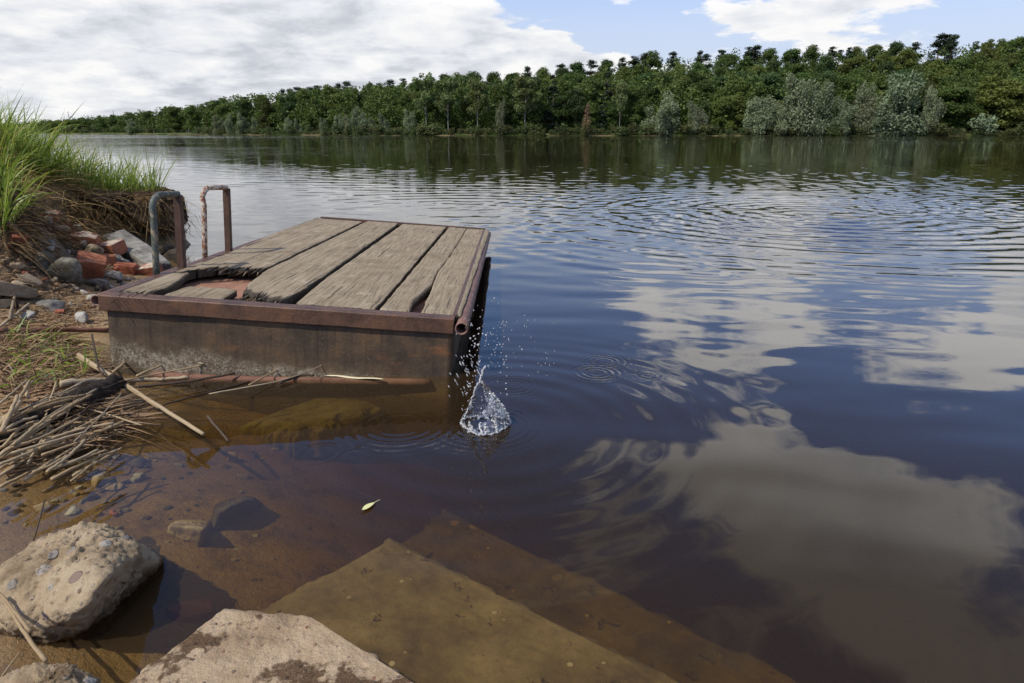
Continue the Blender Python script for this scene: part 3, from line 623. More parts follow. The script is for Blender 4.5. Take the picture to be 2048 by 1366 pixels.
# ---- planks, in deck coordinates read from the picture's seams
def plank(left, right, v0, v1, seed, jag0=0.0, jag1=0.004, th=.036, lab=None, edge=.004, w0=0.0, curl=0.0, taper=None, rot=.35, slivers=0):
    """left / right: [(v, u)...] boundaries; v0, v1: mean ends; jag: how far single fibres stick out"""
    nu, nv = 34, max(24, int((v1 - v0) * 62)); lv, lu = zip(*sorted(left)); rv, ru = zip(*sorted(right))
    rg = np.random.default_rng(seed); V = np.zeros((2, nv + 1, nu + 1, 3)); RT = np.zeros((2, nv + 1, nu + 1))
    j0 = np.array([abs(fb((i * .55, seed, 1), 5, .5)) for i in range(nu + 1)]); j1 = np.array([abs(fb((i * .6, seed, 9), 4, .5)) for i in range(nu + 1)])
    for i in range(nu + 1):
        s = i / nu; a = v0 + (taper(s) if taper else 0) + jag0 * (j0[i] * 1.6 - .5); b = v1 - jag1 * j1[i]
        for j in range(nv + 1):
            t = j / nv; v = a + (b - a) * t
            ul = np.interp(v, lv, lu); ur = np.interp(v, rv, ru)
            el = edge * (fb((v * 5, seed, 3), 6, .6)); er = edge * (fb((v * 5, seed, 7), 6, .6))
            u = ul + el + (ur + er - ul - el) * s
            g = .0013 * fb((u * 70, v * 2.2, seed), 4, .7) + .0014 * fb((u * 6, v * 2, seed + 4), 4)
            e = min(s, 1 - s) * (ur - ul); rd = -.0035 * max(0, 1 - e / .007) ** 2
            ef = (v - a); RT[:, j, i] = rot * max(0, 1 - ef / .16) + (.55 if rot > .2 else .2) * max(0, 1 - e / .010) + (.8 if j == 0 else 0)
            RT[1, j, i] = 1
            fr = -.010 * max(0, 1 - ef / .05) ** 2 * (1 if jag0 else .3) * (0.5 + abs(fb((u * 90, 2, seed), 2)))
            V[0, j, i] = (u, v, w0 + g + rd + fr + curl * max(0, 1 - ef / .35) ** 2); V[1, j, i] = (u, v, w0 - th + curl * max(0, 1 - ef / .35) ** 2 + (.012 * abs(fb((u * 60, 5, seed), 3)) if jag0 and j == 0 else 0))
    k = (nu + 1) * (nv + 1); Q = lambda i, j, s: s * k + j * (nu + 1) + i; Fs = []
    for j in range(nv):
        for i in range(nu): Fs += [(Q(i, j, 0), Q(i+1, j, 0), Q(i+1, j+1, 0), Q(i, j+1, 0)), (Q(i, j, 1), Q(i, j+1, 1), Q(i+1, j+1, 1), Q(i+1, j, 1))]
    for i in range(nu): Fs += [(Q(i, 0, 1), Q(i+1, 0, 1), Q(i+1, 0, 0), Q(i, 0, 0)), (Q(i, nv, 0), Q(i+1, nv, 0), Q(i+1, nv, 1), Q(i, nv, 1))]
    for j in range(nv): Fs += [(Q(0, j, 0), Q(0, j+1, 0), Q(0, j+1, 1), Q(0, j, 1)), (Q(nu, j, 1), Q(nu, j+1, 1), Q(nu, j+1, 0), Q(nu, j, 0))]
    VV = list(V.reshape(-1, 3)); AA = list(RT.ravel())
    for q in range(slivers):      # torn fibres lying along the break
        s = rg.random(); a = v0 + (taper(s) if taper else 0) + rg.uniform(-.05, .02); L = rg.uniform(.06, .22); uu = np.interp(a + .1, lv, lu) * (1 - s) + np.interp(a + .1, rv, ru) * s
        z = w0 - rg.uniform(0, th * .8); r = rg.uniform(.002, .005); p = [(uu + rg.normal(0, .008), a - L * .35, z + rg.normal(0, .006)), (uu, a + .2 * L, z), (uu + rg.normal(0, .004), a + L * .65, z)]
        tv, tf = tube(p, [r * .25, r, r * .8], 5); k0 = len(VV); VV += list(tv); Fs += [tuple(i + k0 for i in f) for f in tf]; AA += [rg.uniform(0, .9)] * len(tv)
    o = mk('plank', np.array(VV), Fs, M['wood'], pon, True, attr=np.array(AA))
    try: o.data.set_sharp_from_angle(angle=R(50))
    except Exception: pass
    if lab: o['label'] = lab
    return o
def bd(*px):  # picture points -> [(v, u)] on the deck
    return [(D(*p)[1], D(*p)[0]) for p in px]
VE = LEN - .008
plank([(0, .038), (LEN, .038)], bd((330, 577), (376, 548), (400, 533), (560, 462), (658, 428)), .012, VE + .04, 1, .02, .01, edge=.010, w0=.004, rot=.5, slivers=40, lab='splintered narrow plank strip along the shore side')
plank(bd((400, 534), (560, 464), (664, 429)), bd((529, 541), (742, 437)), D(440, 537)[1], VE - .12, 2, .075, .01, .046, edge=.004, w0=.012, rot=.6, slivers=34, lab='plank broken off short with a thick rotten end',
      taper=lambda s: -.20 * max(0, 1 - s / .35) ** 1.3)
plank([(0, D(330, 586)[0]), (.4, D(330, 586)[0] + .02)], [(0, D(440, 600)[0]), (.4, D(478, 572)[0])], .012, D(420, 573)[1], 3, .006, .03, .03, edge=.006, w0=-.004, lab='pale stub of the broken plank at the front beam')
plank(bd((478, 600), (498, 568), (534, 541), (747, 437)), bd((566, 605), (640, 558), (803, 443)), .05, VE, 4, .075, .008, .042, edge=.005, w0=.006, rot=1.0, slivers=30, lab='plank with a blackened splintered front corner',
      taper=lambda s: .12 * max(0, 1 - s / .55))
plank(bd((592, 607), (645, 562), (812, 444)), bd((749, 621), (893, 453)), .010, VE, 5, .010, .008, .04, edge=.004, w0=.004)
plank(bd((757, 622), (900, 453)), bd((816, 628), (826, 601), (846, 584), (862, 570), (874, 545), (902, 508), (932, 458)), .010, VE, 6, .012, .02, .04, rot=.15, edge=.004, w0=.004, lab='left half of the cracked outer plank')
plank(bd((842, 630), (852, 602), (860, 588), (866, 570), (876, 545), (903.5, 508), (934, 458)), bd((920, 634), (979, 461)), .010, VE, 7, .012, .02, .04, rot=.15, edge=.0035, w0=.003, lab='right half of the cracked outer plank')

# ------------------------------------------------------------------ loose things
def rock_V(seed, dims, planes=9, sub=4, sharp=14, rough=.05, fine=.02, hull=None, crag=0.0):
    bm = bmesh.new(); bmesh.ops.create_icosphere(bm, subdivisions=sub, radius=1.0)
    V = np.array([v.co[:] for v in bm.verts]); Fs = [[v.index for v in f.verts] for f in bm.faces]; bm.free()
    rg = np.random.default_rng(seed)
    if hull is None:
        N = rg.normal(size=(planes, 3)); N /= np.linalg.norm(N, axis=1)[:, None]; d = rg.uniform(.55, .95, planes)
        N = np.concatenate([N, np.eye(3), -np.eye(3)]); d = np.concatenate([d, np.full(6, .92)])
    else: N, d = hull
    k = (V @ N.T) / d; s = np.maximum(k, 1e-3)
    r = 1.0 / (np.sum(s ** sharp, 1) ** (1 / sharp))
    V = V * r[:, None]; off = rg.uniform(0, 50, 3)
    for i in range(len(V)):
        n = V[i] / (np.linalg.norm(V[i]) + 1e-9)
        V[i] += n * (rough * fb(V[i] * 1.7 + off, 4, .8) + fine * .6 * fb(V[i] * 6 + off, 4, .7) + fine * .55 * abs(fb(V[i] * 13 + off, 5, .5)) - (crag * abs(fb(V[i] * 3.1 + off, 6, .45)) if crag else 0))
    return V * np.array(dims) / 2, Fs
def rot(rx, ry, rz): return (Matrix.Rotation(rz, 3, 'Z') @ Matrix.Rotation(ry, 3, 'Y') @ Matrix.Rotation(rx, 3, 'X'))
def place(name, VF, p, mt, rx=0, ry=0, rz=0, sink=.35):
    V, Fs = VF; A = np.array(rot(rx, ry, rz)); V = V @ A.T
    lo = V[:, 2].min(); hi = V[:, 2].max()
    o = mk(name, V, Fs, M[mt]); o.location = (p[0], p[1], p[2] - lo - (hi - lo) * sink); return o
def pxm(px, p): return px * zdepth(p) / F      # picture pixels to metres at p
def stone(px, py, w, h, seed, mt, label, name='stone', cat='stone', group=None, d=None, sub=4, rz=0, rx=0, ry=0, sink=.3, water=False, **k):
    """a stone whose foot is seen at (px, py), w x h photo pixels in view"""
    p = G(px, py, 0.0, water); W, Hh = pxm(w, p), pxm(h, p)
    dd = pxm(d, p) if d else .8 * W
    o = place(name, rock_V(seed, (W, dd, Hh * 1.25), sub=sub, **k), p + np.array([0, dd * .35, 0]), mt, rx, ry, rz, sink)
    return tag(o, label, cat, group)
def brick(px, py, w, h, seed, mt, label, rx=0, ry=0, rz=0, d=None, sink=.2, cut=4):
    p = G(px, py); W, Hh = pxm(w, p), pxm(h, p); dd = pxm(d, p) if d else .7 * W
    rg = np.random.default_rng(seed); N = np.concatenate([np.eye(3), -np.eye(3)]); dv = np.array([1, 1, 1, 1, 1, 1.0]) * .98
    E = rg.normal(size=(cut, 3)); E /= np.linalg.norm(E, axis=1)[:, None]
    N = np.concatenate([N, E]); dv = np.concatenate([dv, rg.uniform(.95, 1.25, cut)])
    o = place('brick', rock_V(seed, (W, dd, Hh), hull=(N, dv), sharp=34, rough=.03, fine=.025, sub=5), p + np.array([0, dd * .35, 0]), mt, rx, ry, rz, sink)
    return tag(o, label, 'brick')
brick(166, 497, 48, 31, 1, 'brick_mortar', 'orange brick chunk capped with pale mortar, topmost of the rubble', .25, .1, .3)
brick(214, 513, 54, 28, 2, 'brick_mortar', 'long reddish brick half covered in tan mortar beside the grey slab', .2, -.1, -.25)
brick(212, 528, 30, 20, 3, 'brick', 'small bright orange brick piece wedged under other bricks', .1, .2, .5)
brick(178, 562, 52, 47, 4, 'brick', 'large bright orange brick tilted towards the pontoon', .45, .35, .55, sink=.12, cut=3)
brick(248, 548, 40, 20, 5, 'brick_red', 'dark red brick lying in the shade below the grey slab', .1, .1, .2)
brick(37, 494, 28, 22, 6, 'brick_red', 'dull red brick sticking out of the bank at the left', .4, .2, .8)
brick(98, 442, 30, 17, 7, 'brick_mortar', 'small brick scrap with mortar higher up the bank', .2, .2, .3)
brick(296, 552, 46, 24, 8, 'brick_mortar', 'salmon coloured brick by the foot of the green handrail', .2, -.15, .1)
brick(118, 632, 16, 10, 9, 'brick_red', 'tiny red brick scrap on the damp sand', .2, .1, .4)
brick(131, 458, 16, 12, 10, 'brick_red', 'small reddish brick flake in the dark soil', .2, .1, .9)
stone(183, 520, 42, 26, 21, 'stone_tan', 'pale wedge shaped stone lying on the bricks', sink=.1, rx=.3)
stone(118, 568, 74, 60, 23, 'mossy', 'lichen mottled grey boulder left of the large orange brick', 'boulder', 'boulder', rz=.4)
stone(85, 540, 40, 40, 24, 'mossy', 'smaller mottled boulder above the driftwood', 'boulder', 'boulder', rz=.9)
stone(48, 640, 34, 20, 25, 'stone_white', 'white angular stone at the left on the litter')
stone(160, 646, 30, 26, 26, 'stone_white', 'white knobbly stone on sand near the pontoon corner')
stone(203, 625, 26, 18, 27, 'stone_tan', 'yellowish stone beneath the open pipe end')
stone(178, 602, 26, 12, 28, 'stone_white', 'flat pale oval stone on the damp sand')
stone(168, 592, 18, 14, 29, 'stone_white', 'little pale stone behind the flat oval one')
stone(90, 622, 62, 24, 30, 'slab_grey', 'flat grey concrete flake lying on the litter', 'concrete_flake', 'concrete', d=46)
stone(184, 575, 46, 20, 31, 'stone_grey', 'long grey stone in front of the large orange brick', rz=.3)
stone(196, 583, 26, 14, 32, 'stone_dark', 'dark rounded stone at the edge of the sand')
stone(8, 622, 36, 26, 33, 'stone_dark', 'dark blue grey stone at the left frame edge')
stone(226, 560, 30, 22, 34, 'stone_white', 'bluish white fragment between brick and pontoon')
stone(272, 572, 24, 12, 35, 'stone_tan', 'tan stone in the wet gap beside the pontoon')
stone(246, 575, 20, 10, 36, 'stone_grey', 'small grey stone next to the pontoon side')
stone(172, 412, 70, 32, 37, 'stone_dark', 'dark flat stone under the turf edge', rz=.2)
stone(248, 408, 66, 26, 38, 'stone_tan', 'tan block embedded in the turf overhang', rz=.1, sink=.5)
stone(178, 382, 40, 24, 39, 'stone_tan', 'reddish stone in the dry grass above the overhang', rz=.5)
stone(120, 372, 34, 18, 40, 'stone_grey', 'grey stone poking out of the dry grass')
stone(152, 366, 38, 22, 41, 'stone_dark', 'dark stone beneath the tall grass')
stone(84, 448, 30, 15, 42, 'stone_grey', 'grey stone under the small brick scrap')
stone(146, 468, 32, 22, 43, 'stone_grey', 'rough grey stone above the topmost brick')
stone(340, 522, 52, 26, 44, 'stone_dark', 'dark wet stone at the water below the overhang', water=True)
stone(318, 508, 44, 20, 45, 'stone_dark', 'dark stone tucked behind the green handrail')
stone(268, 500, 16, 14, 46, 'stone_tan', 'small yellowish stone behind the grey slab')
stone(20, 588, 30, 16, 47, 'stone_grey', 'grey stone beside the driftwood plank', rz=.2)
for i, (a, b, w) in enumerate([(128, 576, 16), (108, 604, 14), (140, 612, 13), (150, 590, 12), (60, 600, 15), (210, 592, 14), (222, 578, 12), (238, 566, 13), (30, 610, 14), (135, 632, 10), (188, 615, 11), (75, 650, 12), (255, 562, 12), (120, 480, 14), (98, 500, 16), (70, 478, 15), (140, 505, 14), (50, 520, 14), (190, 470, 14), (228, 540, 12), (262, 584, 12), (108, 456, 13), (150, 440, 12), (60, 430, 14)]):
    stone(a, b, w, w * .6, 100 + i, ('stone_grey', 'stone_tan', 'stone_white', 'stone_dark')[i % 4], 'small loose stone in the rubble of the bank', 'rubble_stone', 'stone', 'small stones in the bank rubble', sub=3, rz=i)
rg = np.random.default_rng(63)
for i in range(34):
    a, b = rg.uniform(8, 260), rg.uniform(438, 585)
    if b < 430 + .25 * a or (a > 190 and b > 560): continue
    w = rg.uniform(14, 34); stone(a, b, w, w * rg.uniform(.4, .7), 400 + i, ('stone_grey', 'stone_tan', 'stone_grey', 'slab_grey', 'stone_tan', 'brick_red')[i % 6], 'small loose stone in the rubble of the bank' if i % 6 < 5 else 'small broken brick fragment in the rubble of the bank', 'rubble_stone' if i % 6 < 5 else 'brick_fragment', 'stone' if i % 6 < 5 else 'brick', 'small stones in the bank rubble' if i % 6 < 5 else 'brick fragments in the bank rubble', sub=4, rz=i, rx=rg.uniform(-.4, .4))
# ---- cast slabs: four-cornered prism with chipped arrises
def slab(name, corners, z, th, mt, nu=70, nv=70, chip=.012, amp=.004, seed=0, edge_r=.02, slope=(0, 0)):
    c = [np.array(q, float) for q in corners]; V = []; Fs = []
    def top(a, b):
        p = (c[0] * (1-a) + c[1] * a) * (1-b) + (c[3] * (1-a) + c[2] * a) * b
        return p
    Lu = (np.linalg.norm(c[1][:2]-c[0][:2]) + np.linalg.norm(c[2][:2]-c[3][:2])) / 2; Lv = (np.linalg.norm(c[3][:2]-c[0][:2]) + np.linalg.norm(c[2][:2]-c[1][:2])) / 2
    cen = top(.5, .5)
    warp = lambda x: x + .0 if False else (.5 - .5 * math.cos(math.pi * x)) * .6 + x * .4
    for j in range(nv + 1):
        for i in range(nu + 1):
            a, b = warp(i / nu), warp(j / nv); p = top(a, b)
            e = min(min(a, 1-a) * Lu, min(b, 1-b) * Lv)
            n = fb((p[0] * 6, p[1] * 6, seed), 5, .7); n2 = fb((p[0] * 28, p[1] * 28, seed + 3), 4, .6)
            dz = amp * n + amp * .5 * n2; k = max(0, 1 - e / edge_r)
            dz -= k * k * (edge_r * .45 + chip * max(0, n + .1) * 1.5)
            q = p + (cen - p) / np.linalg.norm(cen - p) * k * chip * (n * 1.2 + n2 * .7)
            V.append((q[0], q[1], z + dz + slope[0] * (q[0] - cen[0]) + slope[1] * (q[1] - cen[1])))
    Q = lambda i, j: j * (nu + 1) + i
    for j in range(nv):
        for i in range(nu): Fs.append((Q(i, j), Q(i+1, j), Q(i+1, j+1), Q(i, j+1)))
    rim = [Q(i, 0) for i in range(nu)] + [Q(nu, j) for j in range(nv)] + [Q(i, nv) for i in range(nu, 0, -1)] + [Q(0, j) for j in range(nv, 0, -1)]
    prev = rim; steps = 5
    for s in range(1, steps + 1):
        cur = []
        for r in rim:
            x, y, zz = V[r]; d = np.array([x, y]) - cen[:2]; d = d / np.linalg.norm(d)
            g = chip * .5 * fb((x * 9, y * 9, s * .7 + seed), 4, .6)
            V.append((x + d[0] * (g + .004), y + d[1] * (g + .004), zz - th * s / steps)); cur.append(len(V) - 1)
        m = len(rim)
        for k in range(m): Fs.append((prev[(k+1) % m], prev[k], cur[k], cur[(k+1) % m]))
        prev = cur
    Fs.append(tuple(prev))
    return mk(name, V, Fs, M[mt])
ZT = .07
A_, B_ = P(612, 1226, ZT), P(452, 1212, ZT)
dl = P(245, 1366, ZT) - B_; dr = P(842, 1366, ZT) - A_
o = slab('stair_step', [B_, A_, A_ + dr * 3.4, B_ + dl * 3.0], ZT, .13, 'step', 150, 150, .016, .005, 3, .022)
tag(o, 'dry pale concrete step with dark damp patches above the water', 'step')
Z2 = -.075; K = P(780, 1070, Z2); a = P(575, 1186, Z2) - K; b = P(1380, 1366, Z2) - K
o = slab('stair_step', [K + a * 2.6, K, K + b * 1.8, K + a * 2.6 + b * 1.8], Z2, .16, 'sunk_concrete', 140, 140, .018, .006, 5, .024)
tag(o, 'submerged yellowish concrete step just under the water', 'step')
Z3 = -.235; K = P(892, 1013, Z3); a = P(800, 1082, Z3) - K; b = P(1630, 1366, Z3) - K
o = slab('stair_step', [K + a * 4.2, K, K + b * 1.5, K + a * 4.2 + b * 1.5], Z3, .3, 'sunk_mud', 110, 110, .030, .008, 8, .035)
tag(o, 'lowest submerged concrete step, dim and brown in deeper water', 'step')
# sunken slab by the pontoon and grey slab on the rubble
zs = -.10; q = [P(490, 838, zs), P(590, 862, zs), P(770, 800, zs), P(650, 778, zs)]
o = slab('sunken_slab', q, zs, .10, 'sunk_mud', 60, 60, .03, .006, 12, .06); tag(o, 'yellowish slab sunk in the shallows in front of the pontoon', 'slab')
p = G(262, 528); o = place('concrete_slab', rock_V(61, (.66, .17, .11), hull=(np.concatenate([np.eye(3), -np.eye(3), [[.6, .3, .74]]]), np.array([1, 1, 1, 1, 1, 1, 1.15])), sharp=22, rough=.06, fine=.03, sub=5), p + np.array([-.02, .14, -.03]), 'slab_grey', .15, .26, -.62, .2)
tag(o, 'long grey concrete slab sloping down from the bank to the water', 'slab')
# ---- the two rough boulders in the lower left corner
def hull_planes(pts, c):
    bm = bmesh.new()
    for p in pts: bm.verts.new(p)
    bmesh.ops.convex_hull(bm, input=bm.verts); bm.normal_update()
    N = np.array([f.normal[:] for f in bm.faces]); d = np.array([f.normal.dot(Vector(f.verts[0].co) - Vector(c)) for f in bm.faces]); bm.free()
    ok = d > 1e-4; return N[ok], d[ok]
def boulder(name, pts, seed, mt, rough, fine, sharp=16, sub=6, crag=.045):
    pts = np.array(pts); c = pts.mean(0); N, d = hull_planes(pts, c); s = (pts.max(0) - pts.min(0)).max() / 2
    V, Fs = rock_V(seed, (2, 2, 2), hull=(N, d / s), sharp=sharp, rough=rough, fine=fine, sub=sub, crag=crag)
    o = mk(name, V * s * 1.04, Fs, M[mt]); o.location = c; return o
f = lambda a, b, z: P(a, b, z)
o = boulder('boulder', [f(-75, 1270, -.05), f(105, 1300, -.05), f(205, 1275, -.05), f(330, 1130, -.05), f(235, 1065, -.06), f(-20, 1140, -.05),
                        f(8, 1160, .10), f(120, 1062, .125), f(225, 1058, .12), f(288, 1108, .10), f(205, 1160, .150), f(160, 1225, .11), f(-10, 1235, .06), f(75, 1280, .02)], 71, 'concrete', .06, .045, 22)
tag(o, 'rough pale conglomerate boulder half out of the water', 'boulder')
o = boulder('boulder', [f(-60, 1420, -.03), f(60, 1330, .10), f(140, 1318, .10), f(205, 1352, .06), f(240, 1420, -.02), f(0, 1345, .05), f(0, 1450, .08), f(200, 1450, .05), f(100, 1450, .12)], 72, 'concrete', .05, .04, 14)
tag(o, 'rounded tan boulder cut off by the bottom edge', 'boulder')
o = boulder('boulder', [f(215, 1175, -.10), f(330, 1085, -.09), f(290, 1070, -.06), f(355, 1100, -.10), f(345, 1130, -.11), f(230, 1110, -.03), f(300, 1150, -.11)], 73, 'stone_dark', .05, .04, 14, 5)
tag(o, 'dark submerged rock against the conglomerate boulder', 'boulder')
o = boulder('boulder', [f(330, 1075, -.10), f(395, 1098, -.10), f(420, 1080, -.11), f(425, 1040, -.10), f(365, 1035, -.09), f(340, 1050, -.03), f(410, 1055, -.025)], 74, 'stone_tan', .06, .04, 14, 5)
tag(o, 'flat brown submerged rock in front of the mossy one', 'boulder')
o = boulder('boulder', [f(410, 1090, -.13), f(440, 1050, -.13), f(530, 1010, -.14), f(500, 990, -.12), f(430, 1010, -.10), f(440, 1020, -.03), f(490, 1000, -.04)], 75, 'stone_dark', .09, .05, 12, 5)
tag(o, 'mossy dark submerged rock with a deep shadow side', 'boulder')
brick(372, 1245, 84, 34, 76, 'brick_red', 'red brick lying under water beside the dry concrete step', .1, .1, .5, sink=.5)
for i, (a, b, w, h, mt, lb) in enumerate([(220, 985, 42, 12, 'stone_tan', 'tan slate sliver in the shallow water'), (172, 1003, 32, 14, 'stone_dark', 'dark slate chip in the shallow water'), (84, 1026, 36, 18, 'stone_tan', 'flat tan stone in the shallow water at the left'),
        (462, 925, 26, 24, 'stone_tan', 'tan upright stone standing in the water right of the reeds'), (275, 962, 24, 16, 'stone_grey', 'grey oval stone by the longest slate sliver'), (155, 986, 18, 9, 'stone_white', 'white pebble among dark slate chips'), (195, 975, 46, 26, 'stone_tan', 'broad sandy stone under the water at the reed tips'),
        (272, 935, 36, 14, 'stone_dark', 'blue black stone beneath the reed tips'), (226, 1035, 18, 9, 'brick_red', 'dark red pebble in the shallows'), (40, 1017, 14, 10, 'stone_dark', 'black pebble near the left edge'), (140, 1030, 34, 10, 'stone_white', 'whitish shard in the shallows'), (66, 895, 34, 18, 'stone_tan', 'round brown stone under the reeds')]):
    stone(a, b, w, h, 200 + i, mt, lb, sub=4, rz=i * .7, sink=.3)
pb = []
rg = np.random.default_rng(5)
for i in range(4):
    o = mk('pebble', *rock_V(300 + i, (1, .8, .5), sub=3), M[('stone_tan', 'stone_grey', 'stone_dark', 'stone_white')[i]]); pb.append(o)
n = 0
while n < 84:
    px, py = rg.uniform(5, 560), rg.uniform(900, 1150)
    if py < 985 - px * .42 or (px < 330 and py > 1060) or rg.random() < (px / 650): continue
    p = G(px, py); s = pxm(rg.uniform(6, 18) * (1.6 if rg.random() < .2 else 1), p)
    o = pb[n % 4] if n < 4 else pb[rg.choice([0, 0, 1, 2, 2, 3])].copy()
    if n >= 4: COL.objects.link(o)
    o.location = p + np.array([0, 0, s * .08]); o.scale = (s, s, s); o.rotation_euler = (rg.uniform(-.2, .2), rg.uniform(-.2, .2), rg.uniform(0, 6.3))
    tag(o, 'small flat pebble on the sandy bottom of the shallows', 'pebble', 'pebbles in the shallow water'); n += 1
# ---- sticks, reeds, pipes
def stick(pts, wpx, mt, name, label, cat, lift=.02, group=None, rough=.10, taper=.75, n=9, tint=None, k=7, zs=None):
    P3 = []
    for i, q in enumerate(pts):
        lf = zs[i] if zs else lift
        P3.append(G(q[0], q[1], lf, True))
    path = smoothpath(P3, k) if len(P3) > 2 else smoothpath(P3, 12)
    r = pxm(wpx, P3[0]) / 2; m = len(path); rg = np.random.default_rng(int(pts[0][0] * 7 + pts[0][1]))
    path = path + rg.normal(size=path.shape) * r * .12
    rad = np.linspace(r, r * taper, m) * (1 + rg.uniform(-.07, .07, m))
    V, Fs = tube(path, rad, n, True, rough, 3); c = path.mean(0)
    o = mk(name, V - c, Fs, M[mt], attr=np.full(len(V), rg.uniform(.2, .9) if tint is None else tint) + rg.uniform(-.1, .1, len(V))); o.location = c
    return tag(o, label, cat, group)
RD = [([(158, 711), (290, 795), (407, 872)], 8, 'longest pale reed lying across the log into the water', .06),
      ([(155, 715), (240, 768), (317, 818)], 5, 'thin pale reed right beside the longest reed', .05),
      ([(0, 917), (120, 890), (245, 848)], 9, 'thick straw reed reaching from the left edge to the waterline', .05),
      ([(0, 911), (90, 850), (167, 798)], 8, 'grey tan reed slanting up behind the log', .09),
      ([(19, 837), (100, 812), (171, 792)], 7, 'brownish reed lying on top of the charred log', .10),
      ([(48, 961), (130, 910), (206, 864)], 8, 'split reed pointing down with its dark cut end at the waterline', .03),
      ([(0, 975), (70, 940), (145, 901)], 7, 'weathered reed at the lower left of the pile', .02),
      ([(55, 930), (97, 860), (93, 834), (113, 766)], 6, 'bent yellow stalk standing over the pile', .07),
      ([(134, 810), (210, 832), (283, 851)], 4, 'thin whitish stalk crossing the dark twigs', .06),
      ([(206, 773), (300, 752), (409, 732)], 3.5, 'thin yellow stem bridging to the pontoon hull', .05),
      ([(227, 745), (266, 715)], 6, 'short reed tip leaning on the hull corner', .05),
      ([(274, 753), (338, 727)], 5, 'brown reed piece resting on the bent pipe', .05),
      ([(343, 717), (407, 728)], 4, 'short straw stuck against the crusted hull', .06),
      ([(0, 850), (42, 805)], 13, 'broad split reed stub at the left edge', .12),
      ([(5, 870), (36, 795)], 10, 'stubby pale reed standing up at the left', .15),
      ([(28, 825), (60, 765)], 8, 'whitish broken reed above the log', .10),
      ([(50, 770), (57, 800)], 8, 'tiny upright reed stump in the litter', .08),
      ([(0, 955), (95, 905), (190, 872)], 6, 'reed tucked under the pile near the waterline', .015),
      ([(0, 940), (80, 897)], 7, 'dull reed beneath the thick straw reed', .02),
      ([(0, 810), (55, 762)], 5, 'greyish reed running up into the litter', .09),
      ([(499, 772), (566, 735)], 3.5, 'thin stem slanting out of the water at the hull', .03),
      ([(418, 789), (577, 757), (676, 716)], 3, 'long curved yellow stem rising before the hull', .05),
      ([(92, 1325), (45, 1260), (0, 1195)], 9, 'tan reed leaning on the conglomerate boulder', .10),
      ([(62, 1270), (0, 1190)], 8, 'grey reed above the tan one on the boulder', .15),
      ([(7, 1358), (42, 1309)], 4, 'short straw in the lower left corner', .06),
      ([(0, 900), (60, 868), (110, 832)], 6, 'straw half hidden beneath the bent stalk', .06),
      ([(20, 930), (110, 878), (180, 840)], 5, 'slim straw along the wet side of the log', .04),
      ([(60, 700), (112, 668)], 3, 'thin straw among the grass of the litter mound', .03)]
for i, (pts, w, lb, lf) in enumerate(RD): stick(pts, w, 'reed', 'reed_stalk', lb, 'reed', lf, 'dry reeds washed up on the shore')
rg = np.random.default_rng(41)
for i in range(48):
    px, py = rg.uniform(-40, 150), rg.uniform(815, 965); L = rg.uniform(60, 190); a = R(rg.normal(-27, 9)); q = (px + L * math.cos(a), py + L * math.sin(a))
    if q[0] > 245 or q[1] < 770: continue
    stick([(px, py), ((px + q[0]) / 2 + rg.normal(0, 3), (py + q[1]) / 2 + rg.normal(0, 3)), q], rg.uniform(3, 8), 'reed', 'reed_stalk', 'dry reed stalk in the tangled heap over and under the charred log', 'reed', rg.uniform(.015, .14), 'tangled reeds of the heap')
for pts, w, lb, lf in [([(100, 885), (150, 842), (196, 798)], 6, 'dark straight twig leaning on the log', .07), ([(277, 773), (370, 765), (470, 747)], 6, 'long dark twig lying over the bent pipe', .03),
        ([(184, 671), (196, 731), (206, 750)], 4, 'curved brown twig arching up beside the hull', .07), ([(415, 834), (435, 858), (457, 885)], 6, 'dark stick poking out of the water', .01),
        ([(560, 765), (600, 752), (628, 752)], 6, 'bent grey twig floating by the hull', .012), ([(240, 800), (245, 830), (236, 855)], 7, 'short knotty twig under the log end', .02),
        ([(195, 815), (235, 842)], 5, 'dark broken twig by the log end', .03), ([(90, 1004), (80, 1045), (66, 1087)], 3.5, 'thin brown twig standing in the shallows', .04),
        ([(238, 840), (360, 800), (500, 765)], 4, 'slender rust brown stem on the water before the hull', .004), ([(103, 582), (135, 574), (164, 565)], 5, 'weathered stick in front of the mottled boulder', .03),
        ([(82, 422), (130, 402), (194, 388)], 4, 'bare root running along the foot of the dry grass', .05), ([(190, 407), (240, 420), (297, 410)], 3.5, 'wiry root hanging in front of the overhang', .08),
        ([(20, 640), (25, 612), (30, 596)], 7, 'forked grey stick at the left edge', .05), ([(0, 655), (30, 630), (58, 607)], 6, 'crooked brown stick beside the white angular stone', .04),
        ([(205, 580), (240, 578)], 5, 'short stick by the pontoon frame', .02), ([(6, 440), (50, 470), (120, 500)], 8, 'pale root slanting down the bank at the left', .04), ([(98, 628), (140, 632)], 3, 'thin white stick near the white knobbly stone', .01),
        ([(60, 1240), (150, 1225), (235, 1250)], 0.1, '', 0)]:
    if lb: stick(pts, w, 'driftwood' if w > 6.5 or 'white' in lb or 'pale' in lb else 'twig_dark', 'twig', lb, 'twig', lf, 'twigs on the shore')
stick([(-30, 664), (110, 660), (222, 662)], 10, 'rust_bright', 'rusty_rod', 'straight rusty rod lying on the beach up to the hull', 'rod', .012, rough=.02, taper=.9, n=12)
stick([(120, 768), (175, 764), (225, 763)], 14, 'driftwood', 'wood_splinter', 'pale splintered board end wedged beside the charred log', 'board', .05, rough=.3, tint=.8)
stick([(235, 764), (300, 760), (378, 757)], 9, 'driftwood', 'wood_splinter', 'flat pale splinter between the log and the bent pipe', 'board', .02, rough=.3, tint=.8)
P3 = [PY(335, 412, 5.92), PY(358, 430, 5.9), PY(380, 452, 5.88), PY(372, 462, 5.86), PY(366, 472, 5.85)]
